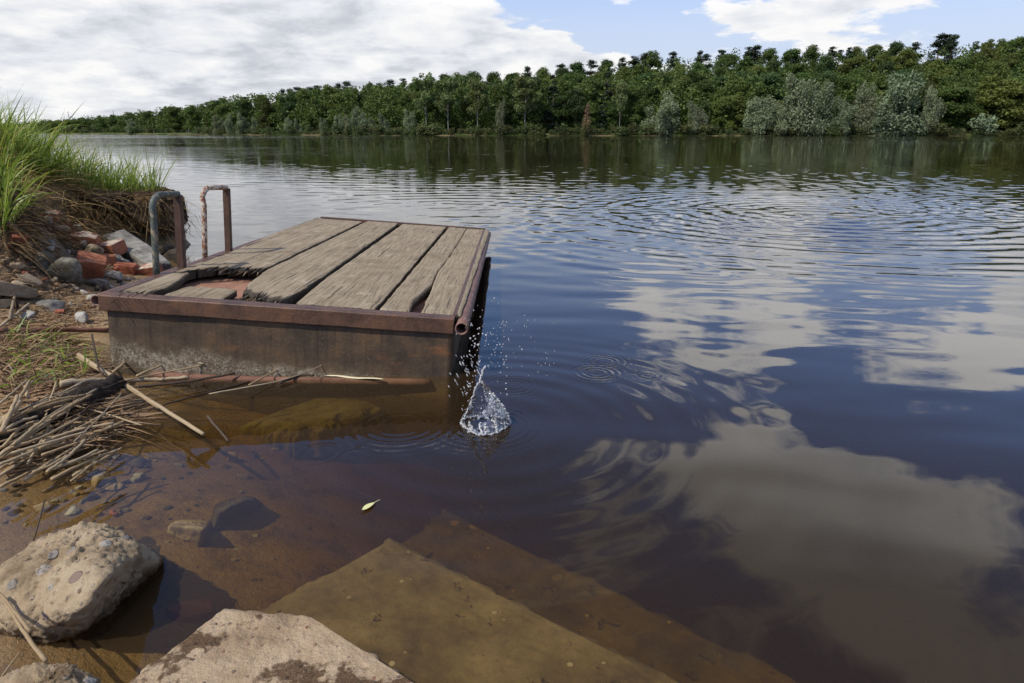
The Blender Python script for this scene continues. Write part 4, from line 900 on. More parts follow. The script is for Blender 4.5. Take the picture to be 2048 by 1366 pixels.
o = mk('twig', *tube(np.array(P3), .004, 6), M['twig_dark'], attr=np.full(30, .6)); tag(o, 'bent dead stem sticking out over the water from the overhang tip', 'twig', 'twigs on the shore')
# charred log with a broken end
P3 = [G(-60, 905, .03), G(40, 862, .03), G(130, 818, .035), G(196, 787, .045), G(236, 766, .05)]
path = smoothpath(P3, 12); rr = np.interp(np.linspace(0, 1, len(path)), [0, .5, .75, 1], [.054, .044, .038, .034])
V, Fs = tube(path, rr, 28, True, .10, 4)
for i in range(len(V)):
    V[i] += np.array([0, 0, 1]) * .012 * fb(V[i] * 14, 5, .6) + np.array([1, .3, 0]) * .010 * fb(V[i] * 20 + 5, 4, .6)
o = mk('charred_log', V, Fs, M['char'], attr=np.random.default_rng(2).uniform(.1, .5, len(V))); tag(o, 'charred black log lying under the reeds', 'log')
# driftwood plank on the left
def beamlike(name, a, b, w, h, mt, seed, label, cat, roll=0.0):
    a, b = np.array(a), np.array(b); d = (b - a) / np.linalg.norm(b - a); sd = np.cross(d, [0, 0, 1]); sd /= np.linalg.norm(sd); up = np.cross(sd, d)
    n = 40; V = []; Fs = []; prof = []
    for e in range(4):
        c0 = [(-1, -1), (1, -1), (1, 1), (-1, 1)][e]; c1 = [(1, -1), (1, 1), (-1, 1), (-1, -1)][e]
        for s in range(6): prof.append((c0[0] + (c1[0]-c0[0]) * s / 6, c0[1] + (c1[1]-c0[1]) * s / 6))
    m = len(prof)
    for i in range(n + 1):
        q = a + (b - a) * i / n; tp = 1 - .35 * (i / n) ** 3
        for (x, y) in prof:
            g = .10 * fb((x * 3, y * 3 + seed, i / n * 2.5), 4, .6)
            V.append(q + sd * w / 2 * (x * tp + g) + up * h / 2 * (y * tp + g))
    for i in range(n):
        for j in range(m): Fs.append((i*m+j, i*m+(j+1) % m, (i+1)*m+(j+1) % m, (i+1)*m+j))
    Fs.append(tuple(range(m))[::-1]); Fs.append(tuple(n*m+j for j in range(m)))
    o = mk(name, V, Fs, M[mt], attr=np.random.default_rng(seed).uniform(.3, .8, len(V))); bevel(o, .004, 1); return tag(o, label, cat)
beamlike('driftwood_plank', G(-25, 575, .05), G(64, 588, .02), .16, .07, 'driftwood', 3, 'grey driftwood plank with a black underside at the left edge', 'plank')
beamlike('driftwood_plank', G(45, 555, .03), G(82, 570, .03), .08, .03, 'driftwood', 5, 'smooth grey driftwood splinter beneath the mottled boulder', 'plank')
# bent pipe at the foot of the hull
pp = [P(284, 722, .055), P(281, 728, .03), P(288, 742, .006), P(320, 750, .006), P(420, 757, .000), P(560, 761, -.008), P(720, 763, -.016), P(860, 765, -.026)]
pp[0] = pp[0] + np.array([.03, .03, .01])
V, Fs = tube(smoothpath(pp, 8), .0165, 16); o = mk('bent_pipe', V, Fs, M['rust_bright']); tag(o, 'bent rusty pipe lying in the water along the hull', 'pipe')
# floating strip, leaf, specks
def blade_strip(name, a, b, w, mt, label, cat, seed):
    a, b = np.array(a), np.array(b); d = b - a; sd = np.cross(d, [0, 0, 1]); sd /= np.linalg.norm(sd); V = []; Fs = []; n = 16
    for i in range(n + 1):
        t = i / n; q = a + d * t + np.array([0, 0, .003 + .002 * math.sin(t * 9)]); ww = w * (.55 + .45 * math.sin(math.pi * min(1, .15 + t * .9))) * (1 + .3 * fb((t * 6, seed, 0), 3))
        for s in (-1, 1):
            for z in (0, .0015): V.append(q + sd * ww * s * .5 + np.array([0, 0, z]))
    for i in range(n):
        k = i * 4; Fs += [(k+1, k+5, k+7, k+3), (k, k+2, k+6, k+4), (k, k+4, k+5, k+1), (k+2, k+3, k+7, k+6)]
    Fs += [(0, 1, 3, 2), (n*4, n*4+2, n*4+3, n*4+1)]
    o = mk(name, V, Fs, M[mt], attr=np.full(len(V), .5)); return tag(o, label, cat)
blade_strip('bark_strip', P(651, 752), P(767, 760), .020, 'strip_pale', 'pale peeled strip floating in front of the hull', 'strip', 1)
lp = P(737, 1013, .003); lf = []; Fl = []
for i in range(9):
    t = i / 8; w = .010 * math.sin(math.pi * t ** .8) + .0004
    for s in (-1, 0, 1): lf.append((.040 * (t - .5) * .8 + s * w * -.5, .040 * (t - .5) + s * w * .8, .002 * abs(s) + .001 * math.sin(t * 4)))
for i in range(8):
    for s in (0, 1): Fl.append((i*3+s, i*3+s+1, i*3+s+4, i*3+s+3))
lo = empty('floating_leaf', lp, .1); tag(lo, 'pale yellow green leaf floating alone on the brown water', 'leaf')
mk('leaf_blade', lf, Fl, M['leaf_pale'], lo, attr=np.full(len(lf), .5)); mk('stalk', *tube([(.016, .020, .001), (.024, .027, .002), (.030, .030, .002)], .0008, 6), M['leaf_pale'], lo, attr=np.full(18, .4))
# ------------------------------------------------------------------ turf overhang, grasses, litter
def turf():
    pts = [P(172, 398, .47), P(190, 412, .44), P(240, 414, .42), P(300, 408, .40), P(338, 402, .40), P(352, 402, .42)]
    bm = bmesh.new(); bmesh.ops.create_icosphere(bm, subdivisions=6, radius=1.0); V = np.array([v.co[:] for v in bm.verts]); Fs = np.array([[v.index for v in f.verts] for f in bm.faces]); bm.free()
    c = np.array([-3.50, 6.05, .42])
    V = np.sign(V) * np.abs(V) ** np.array([.8, .8, .75])
    out = []
    for v in V:
        q = v * np.array([.56, .50, .095]) + np.array([0, 0, .02]); q[2] += -.10 * max(0, v[0]) ** 2 * 0.6 + .10 * max(0, -v[0])
        if v[0] > .55 and v[2] < .3: q[2] -= (v[0] - .55) * .42      # root mat hanging at the tip
        n = fb((q + c) * 5, 5, .7); n2 = fb((q + c) * 22, 4, .6); q = q * (1 + .14 * n) + np.array([n2, -n2, n2]) * .012; out.append(q + c)
    o = mk('turf_overhang', out, Fs, M['soil_dark']); tag(o, 'dark undercut turf edge held together by roots', None, None, 'structure')
turf()
def strips(N, roots, dirs, lens, wid, droop, seed, nseg=5, tint=None, twist=True):
    """grass blades as tapering folded strips"""
    rg = np.random.default_rng(seed); t = np.linspace(0, 1, nseg + 1)
    d = dirs / np.linalg.norm(dirs, axis=1)[:, None]; side = np.cross(d, rg.normal(size=(N, 3))); side /= np.linalg.norm(side, axis=1)[:, None] + 1e-9
    hor = np.stack([d[:, 0], d[:, 1], np.zeros(N)], 1) + rg.normal(size=(N, 3)) * .25; hor[:, 2] = 0; hor /= np.linalg.norm(hor, axis=1)[:, None] + 1e-9
    cen = roots[:, None] + d[:, None] * (lens[:, None] * t[None])[..., None]
    bend = (droop[:, None] * lens[:, None] * t[None] ** 2.2)[..., None]
    cen = cen + hor[:, None] * bend + np.array([0, 0, -1.0]) * bend * .75 * t[None, :, None]
    w = (wid[:, None] * (1 - t[None] ** 2.5) * .5 + 1e-4)[..., None]
    Lf, Rt = cen - side[:, None] * w, cen + side[:, None] * w
    V = np.stack([Lf, Rt], 2).reshape(-1, 3); k = (nseg + 1) * 2
    q = np.array([[2*i, 2*i+1, 2*i+3, 2*i+2] for i in range(nseg)]); Fq = (np.arange(N)[:, None, None] * k + q[None]).reshape(-1, 4)
    tt = np.repeat((rg.uniform(.1, .8, N) if tint is None else tint), k) + np.tile(np.repeat(t * .2, 2), N)
    return V, Fq, tt
def on_bank(n, poly_px, seed, lift=0.0):
    """points of the shore seen inside a picture polygon"""
    rg = np.random.default_rng(seed); P2 = np.array(poly_px, float); out = []
    W = [G(a, b)[:2] for a, b in poly_px]; W = np.array(W); lo, hi = W.min(0), W.max(0)
    while len(out) < n:
        x, y = rg.uniform(lo, hi); ins = False; j = len(W) - 1
        for i in range(len(W)):
            if (W[i][1] > y) != (W[j][1] > y) and x < (W[j][0]-W[i][0]) * (y-W[i][1]) / (W[j][1]-W[i][1]) + W[i][0]: ins = not ins
            j = i
        if ins: out.append((x, y))
    out = np.array(out); return np.stack([out[:, 0], out[:, 1], hgt(out[:, 0], out[:, 1]) + lift], 1)
def world_pts(n, poly, seed):
    rg = np.random.default_rng(seed); W = np.array(poly, float); lo, hi = W.min(0), W.max(0); out = []
    while len(out) < n:
        x, y = rg.uniform(lo, hi); ins = False; j = len(W) - 1
        for i in range(len(W)):
            if (W[i][1] > y) != (W[j][1] > y) and x < (W[j][0]-W[i][0]) * (y-W[i][1]) / (W[j][1]-W[i][1]) + W[i][0]: ins = not ins
            j = i
        if ins: out.append((x, y))
    out = np.array(out); return np.stack([out[:, 0], out[:, 1], hgt(out[:, 0], out[:, 1])], 1)
gv, gf, gt = [], [], []; off = 0
def addg(V, Fq, tt):
    global off
    gv.append(V); gf.append(Fq + off); gt.append(tt); off += len(V)
def grass(pts, seed, lmin, lmax, wmin, wmax, lean, dr):
    n = len(pts); rg = np.random.default_rng(seed)
    # blades stand in tufts
    k = max(1, n // 9); tc = pts[rg.integers(0, n, k)]; sel = rg.integers(0, k, n); r = tc[sel] + rg.normal(size=(n, 3)) * np.array([.035, .035, 0])
    r[:, 2] = np.maximum(hgt(r[:, 0], r[:, 1]), pts[:, 2] * 0 + hgt(r[:, 0], r[:, 1])) - .01
    d = np.stack([rg.normal(lean, .28, n), rg.normal(-.05, .25, n), np.ones(n)], 1)
    addg(*strips(n, r, d, rg.uniform(lmin, lmax, n) * rg.uniform(.55, 1, n), rg.uniform(wmin, wmax, n), np.abs(rg.normal(dr, dr * .8, n)), seed, 6))
TOP = [(-5.4, 3.6), (-3.75, 4.2), (-3.55, 4.7), (-3.75, 5.4), (-3.6, 5.9), (-4.0, 6.6), (-5.6, 6.8), (-6.8, 5)]
grass(world_pts(1900, TOP, 1), 1, .36, .86, .006, .013, .12, .30)
grass(world_pts(1500, [(-4.6, 4.9), (-3.75, 5.2), (-3.7, 5.9), (-4.3, 6.2)], 2), 2, .38, .80, .006, .014, .14, .28)
pts = world_pts(950, [(-3.9, 5.75), (-3.35, 5.85), (-3.12, 6.0), (-3.14, 6.25), (-3.5, 6.35), (-4.0, 6.3)], 3)
def turf_z(p): return np.maximum(hgt(p[:, 0], p[:, 1]), .45 + .10 * np.clip(-(p[:, 0] + 3.42) / .66, 0, 1) - .05 * np.clip((p[:, 0] + 3.42) / .66, 0, 1) ** 2)
pts[:, 2] = turf_z(pts); rg = np.random.default_rng(4); n = len(pts)
addg(*strips(n, pts, np.stack([rg.normal(.10, .2, n), rg.normal(0, .2, n), np.ones(n)], 1), rg.uniform(.10, .50, n) * (0.55 + .6 * np.abs(np.sin(pts[:, 0] * 17 + pts[:, 1] * 9))), rg.uniform(.005, .010, n), np.abs(rg.normal(.2, .2, n)), 4, 6))
grass(world_pts(1300, [(-8.5, 2.2), (-4.6, 2.6), (-4.4, 3.6), (-5.4, 4.2), (-6.8, 5), (-8.5, 5.5)], 8), 8, .25, .6, .006, .012, .1, .3)
pts = on_bank(150, [(0, 350), (45, 365), (35, 470), (0, 480)], 5); n = len(pts)
addg(*strips(n, pts, np.stack([rg.normal(.25, .35, n), rg.normal(-.1, .3, n), np.ones(n)], 1), rg.uniform(.15, .42, n), rg.uniform(.006, .012, n), np.abs(rg.normal(.35, .2, n)), 5, 6))
pts = on_bank(150, [(0, 668), (130, 672), (190, 715), (175, 760), (80, 790), (0, 770)], 6); n = len(pts)
addg(*strips(n, pts, np.stack([rg.normal(.3, .7, n), rg.normal(-.1, .6, n), np.ones(n) * .7], 1), rg.uniform(.04, .15, n), rg.uniform(.004, .008, n), np.abs(rg.normal(.4, .2, n)), 6, 5))
o = mk('grass', np.concatenate(gv), np.concatenate(gf), M['grass_green'], attr=np.concatenate(gt)); tag(o, 'long fresh green grass growing on top of the bank', None, None, 'stuff')
gv, gf, gt = [], [], []; off = 0
# dead thatch hanging over the bank
pts = world_pts(5200, [(-5.4, 3.4), (-3.5, 3.9), (-3.25, 4.6), (-3.35, 5.3), (-3.2, 5.75), (-3.6, 6.3), (-4.6, 6.5), (-6.0, 5)], 11); n = len(pts)
pts[:, 2] += .005
addg(*strips(n, pts, np.stack([rg.normal(.5, .6, n), rg.normal(-.5, .6, n), rg.uniform(-.1, .8, n)], 1), rg.uniform(.10, .34, n), rg.uniform(.003, .007, n), np.abs(rg.normal(.5, .3, n)), 11, 5))
pts = world_pts(1500, [(-4.0, 5.6), (-3.4, 5.62), (-3.08, 5.9), (-3.08, 6.3), (-3.6, 6.4), (-4.0, 6.2)], 12); n = len(pts); pts[:, 2] = turf_z(pts)
addg(*strips(n, pts, np.stack([rg.normal(.3, .6, n), rg.normal(-.4, .6, n), rg.uniform(-.1, .7, n)], 1), rg.uniform(.08, .26, n), rg.uniform(.003, .006, n), np.abs(rg.normal(.6, .3, n)), 12, 5))
pts = world_pts(900, TOP, 14); n = len(pts)      # last year's pale stems among the green
addg(*strips(n, pts, np.stack([rg.normal(.2, .4, n), rg.normal(-.1, .35, n), np.ones(n)], 1), rg.uniform(.15, .55, n), rg.uniform(.003, .007, n), np.abs(rg.normal(.35, .3, n)), 14, 6))
pts = world_pts(800, [(-4.0, 5.5), (-3.4, 5.54), (-3.05, 5.84), (-3.06, 6.0), (-3.4, 5.75), (-4.0, 5.7)], 15); n = len(pts); pts[:, 2] = turf_z(pts) - rg.uniform(0, .06, n)
addg(*strips(n, pts, np.stack([rg.normal(.2, .6, n), rg.normal(-.7, .4, n), rg.uniform(-.9, .3, n)], 1), rg.uniform(.06, .22, n), rg.uniform(.003, .006, n), np.abs(rg.normal(.5, .3, n)), 15, 5))
o = mk('dry_grass', np.concatenate(gv), np.concatenate(gf), M['grass_dry'], attr=np.concatenate(gt)); tag(o, 'matted dry brown grass hanging over the bank', None, None, 'stuff')
gv, gf, gt = [], [], []; off = 0
n = 2000; rg = np.random.default_rng(21); a = rg.uniform(0, 1, n); tip = rg.random(n) < .55
tip = rg.random(n) < .35; x = np.where(tip, rg.normal(-3.0, .06, n), -3.9 + a * .85); y = np.where(tip, rg.normal(5.98, .13, n), 5.58 + .28 * a + rg.normal(0, .04, n)); z = np.where(tip, rg.uniform(.15, .44, n), rg.uniform(.38, .52, n))
addg(*strips(n, np.stack([x, y, z], 1), np.stack([rg.normal(.1, .5, n), rg.normal(-.3, .5, n), -np.ones(n)], 1), rg.uniform(.04, .16, n), rg.uniform(.002, .005, n), np.abs(rg.normal(.2, .3, n)), 21, 4))
pts = on_bank(1800, [(0, 380), (150, 395), (190, 430), (130, 500), (60, 520), (0, 500)], 22, .004); n = len(pts)
addg(*strips(n, pts, np.stack([rg.normal(.5, .6, n), rg.normal(-.6, .5, n), rg.uniform(-.3, .4, n)], 1), rg.uniform(.05, .22, n), rg.uniform(.002, .005, n), np.abs(rg.normal(.4, .3, n)), 22, 4))
o = mk('hanging_roots', np.concatenate(gv), np.concatenate(gf), M['roots'], attr=np.concatenate(gt)); tag(o, 'fine brown roots and stems dangling from the turf', None, None, 'stuff')
gv, gf, gt = [], [], []; off = 0
def chips(pts, smin, smax, seed, flat=.35):
    n = len(pts); rg = np.random.default_rng(seed); s = rg.uniform(smin, smax, n) ** 1.0
    base = np.array([[-1, -.4, 0], [1, -.5, .1], [.8, .5, 0], [-.9, .4, .05], [-.6, -.2, .35], [.6, -.3, .4], [.5, .3, .3], [-.5, .2, .4]]) ; V = []
    a = rg.uniform(0, 6.28, n); ca, sa = np.cos(a), np.sin(a); b = base[None] * (1 + rg.uniform(-.4, .4, (n, 8, 3))) * s[:, None, None] * np.stack([np.ones(n), rg.uniform(.3, 1, n), rg.uniform(.2, .9, n)], 1)[:, None]
    Vx = b[..., 0] * ca[:, None] - b[..., 1] * sa[:, None]; Vy = b[..., 0] * sa[:, None] + b[..., 1] * ca[:, None]
    V = np.stack([Vx, Vy, b[..., 2]], 2) + pts[:, None]; q = np.array([[4, 5, 6, 7], [0, 1, 5, 4], [1, 2, 6, 5], [2, 3, 7, 6], [3, 0, 4, 7]])
    Fq = (np.arange(n)[:, None, None] * 8 + q[None]).reshape(-1, 4); return V.reshape(-1, 3), Fq, np.repeat(rg.uniform(0, 1, n), 8)
addg(*chips(on_bank(2600, [(0, 560), (160, 560), (215, 600), (212, 650), (140, 660), (0, 660)], 31), .004, .014, 31))
addg(*chips(on_bank(2600, [(0, 670), (130, 672), (190, 720), (190, 770), (80, 800), (0, 790)], 32), .004, .014, 32))
addg(*chips(on_bank(2200, [(0, 430), (140, 430), (240, 500), (270, 560), (160, 570), (0, 560)], 33), .005, .022, 33))
pts = on_bank(1400, [(0, 560), (150, 575), (205, 610), (130, 660), (0, 660)], 34, .004); n = len(pts)
addg(*strips(n, pts, np.stack([rg.normal(0, 1, n), rg.normal(0, 1, n), rg.uniform(0, .3, n)], 1), rg.uniform(.02, .11, n), rg.uniform(.002, .005, n), np.abs(rg.normal(.2, .2, n)), 34, 3))
pts = on_bank(2600, [(0, 668), (130, 672), (195, 720), (190, 770), (80, 810), (0, 800)], 35, .004); n = len(pts)
addg(*strips(n, pts, np.stack([rg.normal(0, 1, n), rg.normal(0, 1, n), rg.uniform(0, .4, n)], 1), rg.uniform(.02, .13, n), rg.uniform(.002, .006, n), np.abs(rg.normal(.3, .2, n)), 35, 3))
pts = on_bank(500, [(0, 800), (150, 800), (240, 850), (100, 920), (0, 960)], 36, .004); n = len(pts)
addg(*strips(n, pts, np.stack([rg.normal(1, .6, n), rg.normal(.7, .6, n), rg.uniform(0, .3, n)], 1), rg.uniform(.05, .25, n), rg.uniform(.003, .008, n), np.abs(rg.normal(.1, .1, n)), 36, 3))
o = mk('litter', np.concatenate(gv), np.concatenate(gf), M['litter'], attr=np.concatenate(gt)); tag(o, 'mixed wood chips, straw and grit on the beach', None, None, 'stuff')

# ------------------------------------------------------------------ splash
def m_splash():
    m, t = mat('splash_water'); fr = t.new('ShaderNodeFresnel', {'IOR': 1.5}).outputs[0]
    n = t.noise(t.obj(), 60, 4, 0.6)
    gl = t.new('ShaderNodeBsdfGlossy', {'Color': (1, 1, 1, 1), 'Roughness': 0.03}).outputs[0]; tr = t.new('ShaderNodeBsdfTransparent', {'Color': (.94, .96, .98, 1)}).outputs[0]
    df = t.new('ShaderNodeBsdfDiffuse', {'Color': (.94, .93, .91, 1)}).outputs[0]
    a = t.new('ShaderNodeMixShader', {0: t.m('ADD', fr, 0.10, clamp=True), 1: tr, 2: gl}).outputs[0]
    t.out(t.new('ShaderNodeMixShader', {0: t.ss(n, .45, .75, .03, .45), 1: a, 2: df}).outputs[0]); M['splash'] = m
    m, t = mat('foam_water'); gl = t.new('ShaderNodeBsdfGlass', {'Color': (1, 1, 1, 1), 'Roughness': 0.02, 'IOR': 1.33}).outputs[0]
    df = t.new('ShaderNodeBsdfDiffuse', {'Color': (.95, .94, .92, 1)}).outputs[0]
    t.out(t.new('ShaderNodeMixShader', {0: .45, 1: gl, 2: df}).outputs[0]); M['foam'] = m
m_splash()
sc_ = P(971, 850); spl = empty('water_splash', sc_); tag(spl, 'clear splash of water thrown up beside the pontoon corner', 'splash')
rg = np.random.default_rng(77); RS = .086; HT = .160
def bell(th, h):   # closing crown, apex leaning back
    r = RS * (1 - .92 * h ** 1.25) * (1 + .10 * math.sin(th * 3 + h * 4)); return np.array([r * math.cos(th) - .012 * h, r * math.sin(th) * .95 + .02 * h, HT * h])
V, Fs = [], []; nt, nh = 72, 26
for j in range(nh + 1):
    for i in range(nt):
        th = 2 * math.pi * i / nt; h = j / nh * (.62 + .38 * (.5 + .5 * math.cos(th - 1.2))) ; p = bell(th, h); p = p + .007 * np.array([fb(p * 25, 3), fb(p * 25 + 9, 3), fb(p * 22 + 4, 3)]); V.append(p)
for j in range(nh):
    for i in range(nt):
        a = V[j*nt+i]; hole = fb(a * 26 + 3, 3) - .35 * (a[0] / RS) + .1
        if j > 3 and hole > .02: continue
        Fs.append((j*nt+i, j*nt+(i+1) % nt, (j+1)*nt+(i+1) % nt, (j+1)*nt+i))
mk('crown_sheet', V, Fs, M['splash'], spl)
B = MB()
def strand(pts, r0, r1, seed, beads=True):
    p = smoothpath(pts, 10); m = len(p); q = np.random.default_rng(seed)
    p = p + q.normal(size=p.shape) * .0022; rad = np.linspace(r0, r1, m) * (1 + .65 * np.abs(np.sin(np.arange(m) * 1.7 + seed)) * q.uniform(.3, 1, m)); B.add(*tube(p, rad, 8, True, .15, seed))
strand([bell(math.pi * .98, h) for h in np.linspace(0, 1.0, 8)] + [np.array([-.010, .03, .19]), np.array([.002, .03, .215])], .0018, .0026, 1)
strand([bell(0.05, h) for h in np.linspace(0, .72, 7)], .0040, .0030, 2)
for k in range(11):
    th = rg.uniform(-1.5, 1.3); h1_ = rg.uniform(.35, .95); pts = []
    for h in np.linspace(rg.uniform(.0, .3), h1_, 6): pts.append(bell(th, h) * np.array([1, 1, 1]) * rg.uniform(.86, 1.0) + rg.normal(size=3) * .004); th += rg.normal(0, .14)
    strand(pts, rg.uniform(.0014, .0034), .0012, 10 + k)
for k in range(7):
    th = rg.uniform(3.6, 5.6); strand([bell(th, h) * .95 + rg.normal(size=3) * .004 for h in np.linspace(0, rg.uniform(.12, .3), 4)], .0035, .002, 40 + k)
strand([bell(t, .02) for t in np.linspace(0, 2 * math.pi, 30)], .0020, .0020, 60)
B.build('jets', M['foam'], spl)
bm = bmesh.new(); bmesh.ops.create_icosphere(bm, subdivisions=2, radius=1.0); IV = np.array([v.co[:] for v in bm.verts]); IF = np.array([[v.index for v in f.verts] for f in bm.faces]); bm.free()
DV, DF = [], []
def drop(p, r, st=1.0, sx=0.0):
    v = IV * r * np.array([1, 1, st]); v[:, 0] += v[:, 2] * sx; DV.append(v + p); DF.append(IF + len(IV) * (len(DV) - 1))
def dpx(px, py, r, st=1.0, sx=0.0):
    p = PY(px, py, sc_[1] + rg.normal(.02, .07)) - sc_
    if p[2] > .006: drop(p, r, st, sx)
for k in range(95): dpx(rg.normal(975, 26), 745 - abs(rg.normal(0, 75)), rg.choice([.0012, .0018, .0026, .0036], p=[.4, .35, .18, .07]), rg.uniform(1, 1.5))
for k in range(60): dpx(rg.normal(940, 16), rg.normal(745, 30), rg.uniform(.0010, .0022), rg.uniform(1.5, 4.5), -.5)
for k in range(45): dpx(rg.uniform(985, 1110), rg.uniform(630, 760), rg.uniform(.0008, .0017))
for k in range(46): dpx(rg.uniform(925, 1020), rg.uniform(760, 850), rg.uniform(.0012, .0030))
for k in range(26): dpx(rg.uniform(930, 1025), rg.uniform(640, 700), rg.uniform(.0010, .0020))
o = mk('droplets', np.concatenate(DV), np.concatenate(DF), M['foam'], spl); o['kind'] = 'stuff'
# ------------------------------------------------------------------ far shore and forest
SHX = np.array([-700, -226, -150, -87.6, -60, -46, -3, 60, 134, 250, 600.]); SHY = np.array([600, 385, 300, 236, 218, 212, 195, 189, 181, 172, 150.])
def shore(x): return np.interp(x, SHX, SHY)
SKP = [(-600, 256), (0, 251), (150, 245), (225, 239), (300, 233), (380, 223), (450, 214), (560, 188), (640, 172), (700, 164), (780, 158), (850, 154), (930, 140), (1000, 137), (1080, 130), (1150, 120), (1260, 102), (1350, 100), (1440, 90), (1600, 92), (1700, 84), (1780, 74), (1900, 80), (1990, 66), (2048, 64), (2300, 50)]
RIDGE = np.array([0, 12, 30, 60, 100, 150, 300.])
_rx, _rz = [], []
for a, b in SKP:      # ground height of the ridge 95 m behind the shore: tree tops there make the skyline
    d = ray(a, b); az = d[0] / d[1]; Y = 200.0
    for _ in range(30): Y = shore(az * Y) + 95
    _rx.append(az * Y); _rz.append(1 + Y * d[2] / d[1])
_rx = np.array(_rx); TOPZ = np.array(_rz); _rx_s = np.concatenate([[-800], _rx, [800]]); TOP_s = np.concatenate([[TOPZ[0] * .8], TOPZ, [TOPZ[-1] + 20]])
def topz(x): return np.interp(x, _rx_s, TOP_s)
def hillz(x, y):
    d = np.asarray(y) - shore(x); rz = np.maximum(topz(x) - 15.5, 0.6)
    t = np.clip((d - 6) / 90, 0, 1); return np.where(d < 0, d * .10, np.minimum(.55, d * .12) + (rz - .55) * t ** 1.15) + np.where(d > 95, -(d - 95) * .03, 0)
xs = np.unique(np.concatenate([np.linspace(-700, -260, 30), np.linspace(-260, 260, 320), np.linspace(260, 700, 30)])); dd = np.concatenate([np.array([-12, -5, -2, -.8, 0]), np.geomspace(.7, 420, 46)])
V = []; 
for x in xs:
    for d in dd:
        y = shore(x) + d; z = float(hillz(x, y)); z += .22 * fb((x * .22, y * .22, 1), 4) * (1 if d > 1 else .25) + (.6 * fb((x * .03, y * .03, 4), 3) if d > 12 else 0); V.append((x, y, z))
m = len(dd); idx = np.arange(len(xs) * m).reshape(len(xs), m); Fq = np.stack([idx[:-1, :-1].ravel(), idx[1:, :-1].ravel(), idx[1:, 1:].ravel(), idx[:-1, 1:].ravel()], 1)
o = mk('far_hillside', V, Fq, M['hill']); tag(o, 'grassy far shore rising to a wooded hillside', None, None, 'structure')
# ---- tree kinds (unit: metres), crowns of many leaf-sized faces
def leafcloud(clumps, per, size, seed, flat=0.0, up=.35):
    rg = np.random.default_rng(seed); Vs = []; T = []
    for (c, r, k) in clumps:
        n = int(per * k); q = rg.normal(size=(n, 3)); q /= np.linalg.norm(q, axis=1)[:, None]; q *= (rg.uniform(.35, 1.0, n) ** .5)[:, None]
        p = np.array(c) + q * np.array(r) * (1 + .18 * rg.normal(size=(n, 1)))
        nr = q + rg.normal(size=(n, 3)) * .7 + np.array([0, 0, up]); nr[:, 2] *= 1 + flat; nr /= np.linalg.norm(nr, axis=1)[:, None]
        a = np.cross(nr, rg.normal(size=(n, 3))); a /= np.linalg.norm(a, axis=1)[:, None]; b = np.cross(nr, a); s = size * rg.uniform(.5, 1.35, n)[:, None]
        Vs.append(np.stack([p + a * s, p + b * s * .62, p - a * s, p - b * s * .62], 1).reshape(-1, 3)); T.append(np.repeat(np.clip(rg.normal(.5, .22, n) + rg.normal(0, .12), 0, 1), 4))
    V = np.concatenate(Vs); return V, np.arange(len(V)).reshape(-1, 4), np.concatenate(T)
def limbs(trunk, tr, branches, mt):
    B = MB(); B.add(*tube(smoothpath(trunk, 4), np.linspace(tr, tr * .3, (len(trunk) - 1) * 4 + 1 if len(trunk) > 2 else 5), 7))
    for b in branches: B.add(*tube(smoothpath(b, 3), np.linspace(tr * .42, tr * .10, (len(b) - 1) * 3 + 1), 5))
    return B
PROTO = {}
def proto(key, name, label, cat, group, crown, leaf, B, bark):
    e = empty(name); tag(e, label, cat, group)
    B.build('trunk', M[bark], e)
    if crown is not None: mk('crown', crown[0], crown[1], M[leaf], e, False, attr=crown[2])
    PROTO.setdefault(key, []).append([e, False]); return e
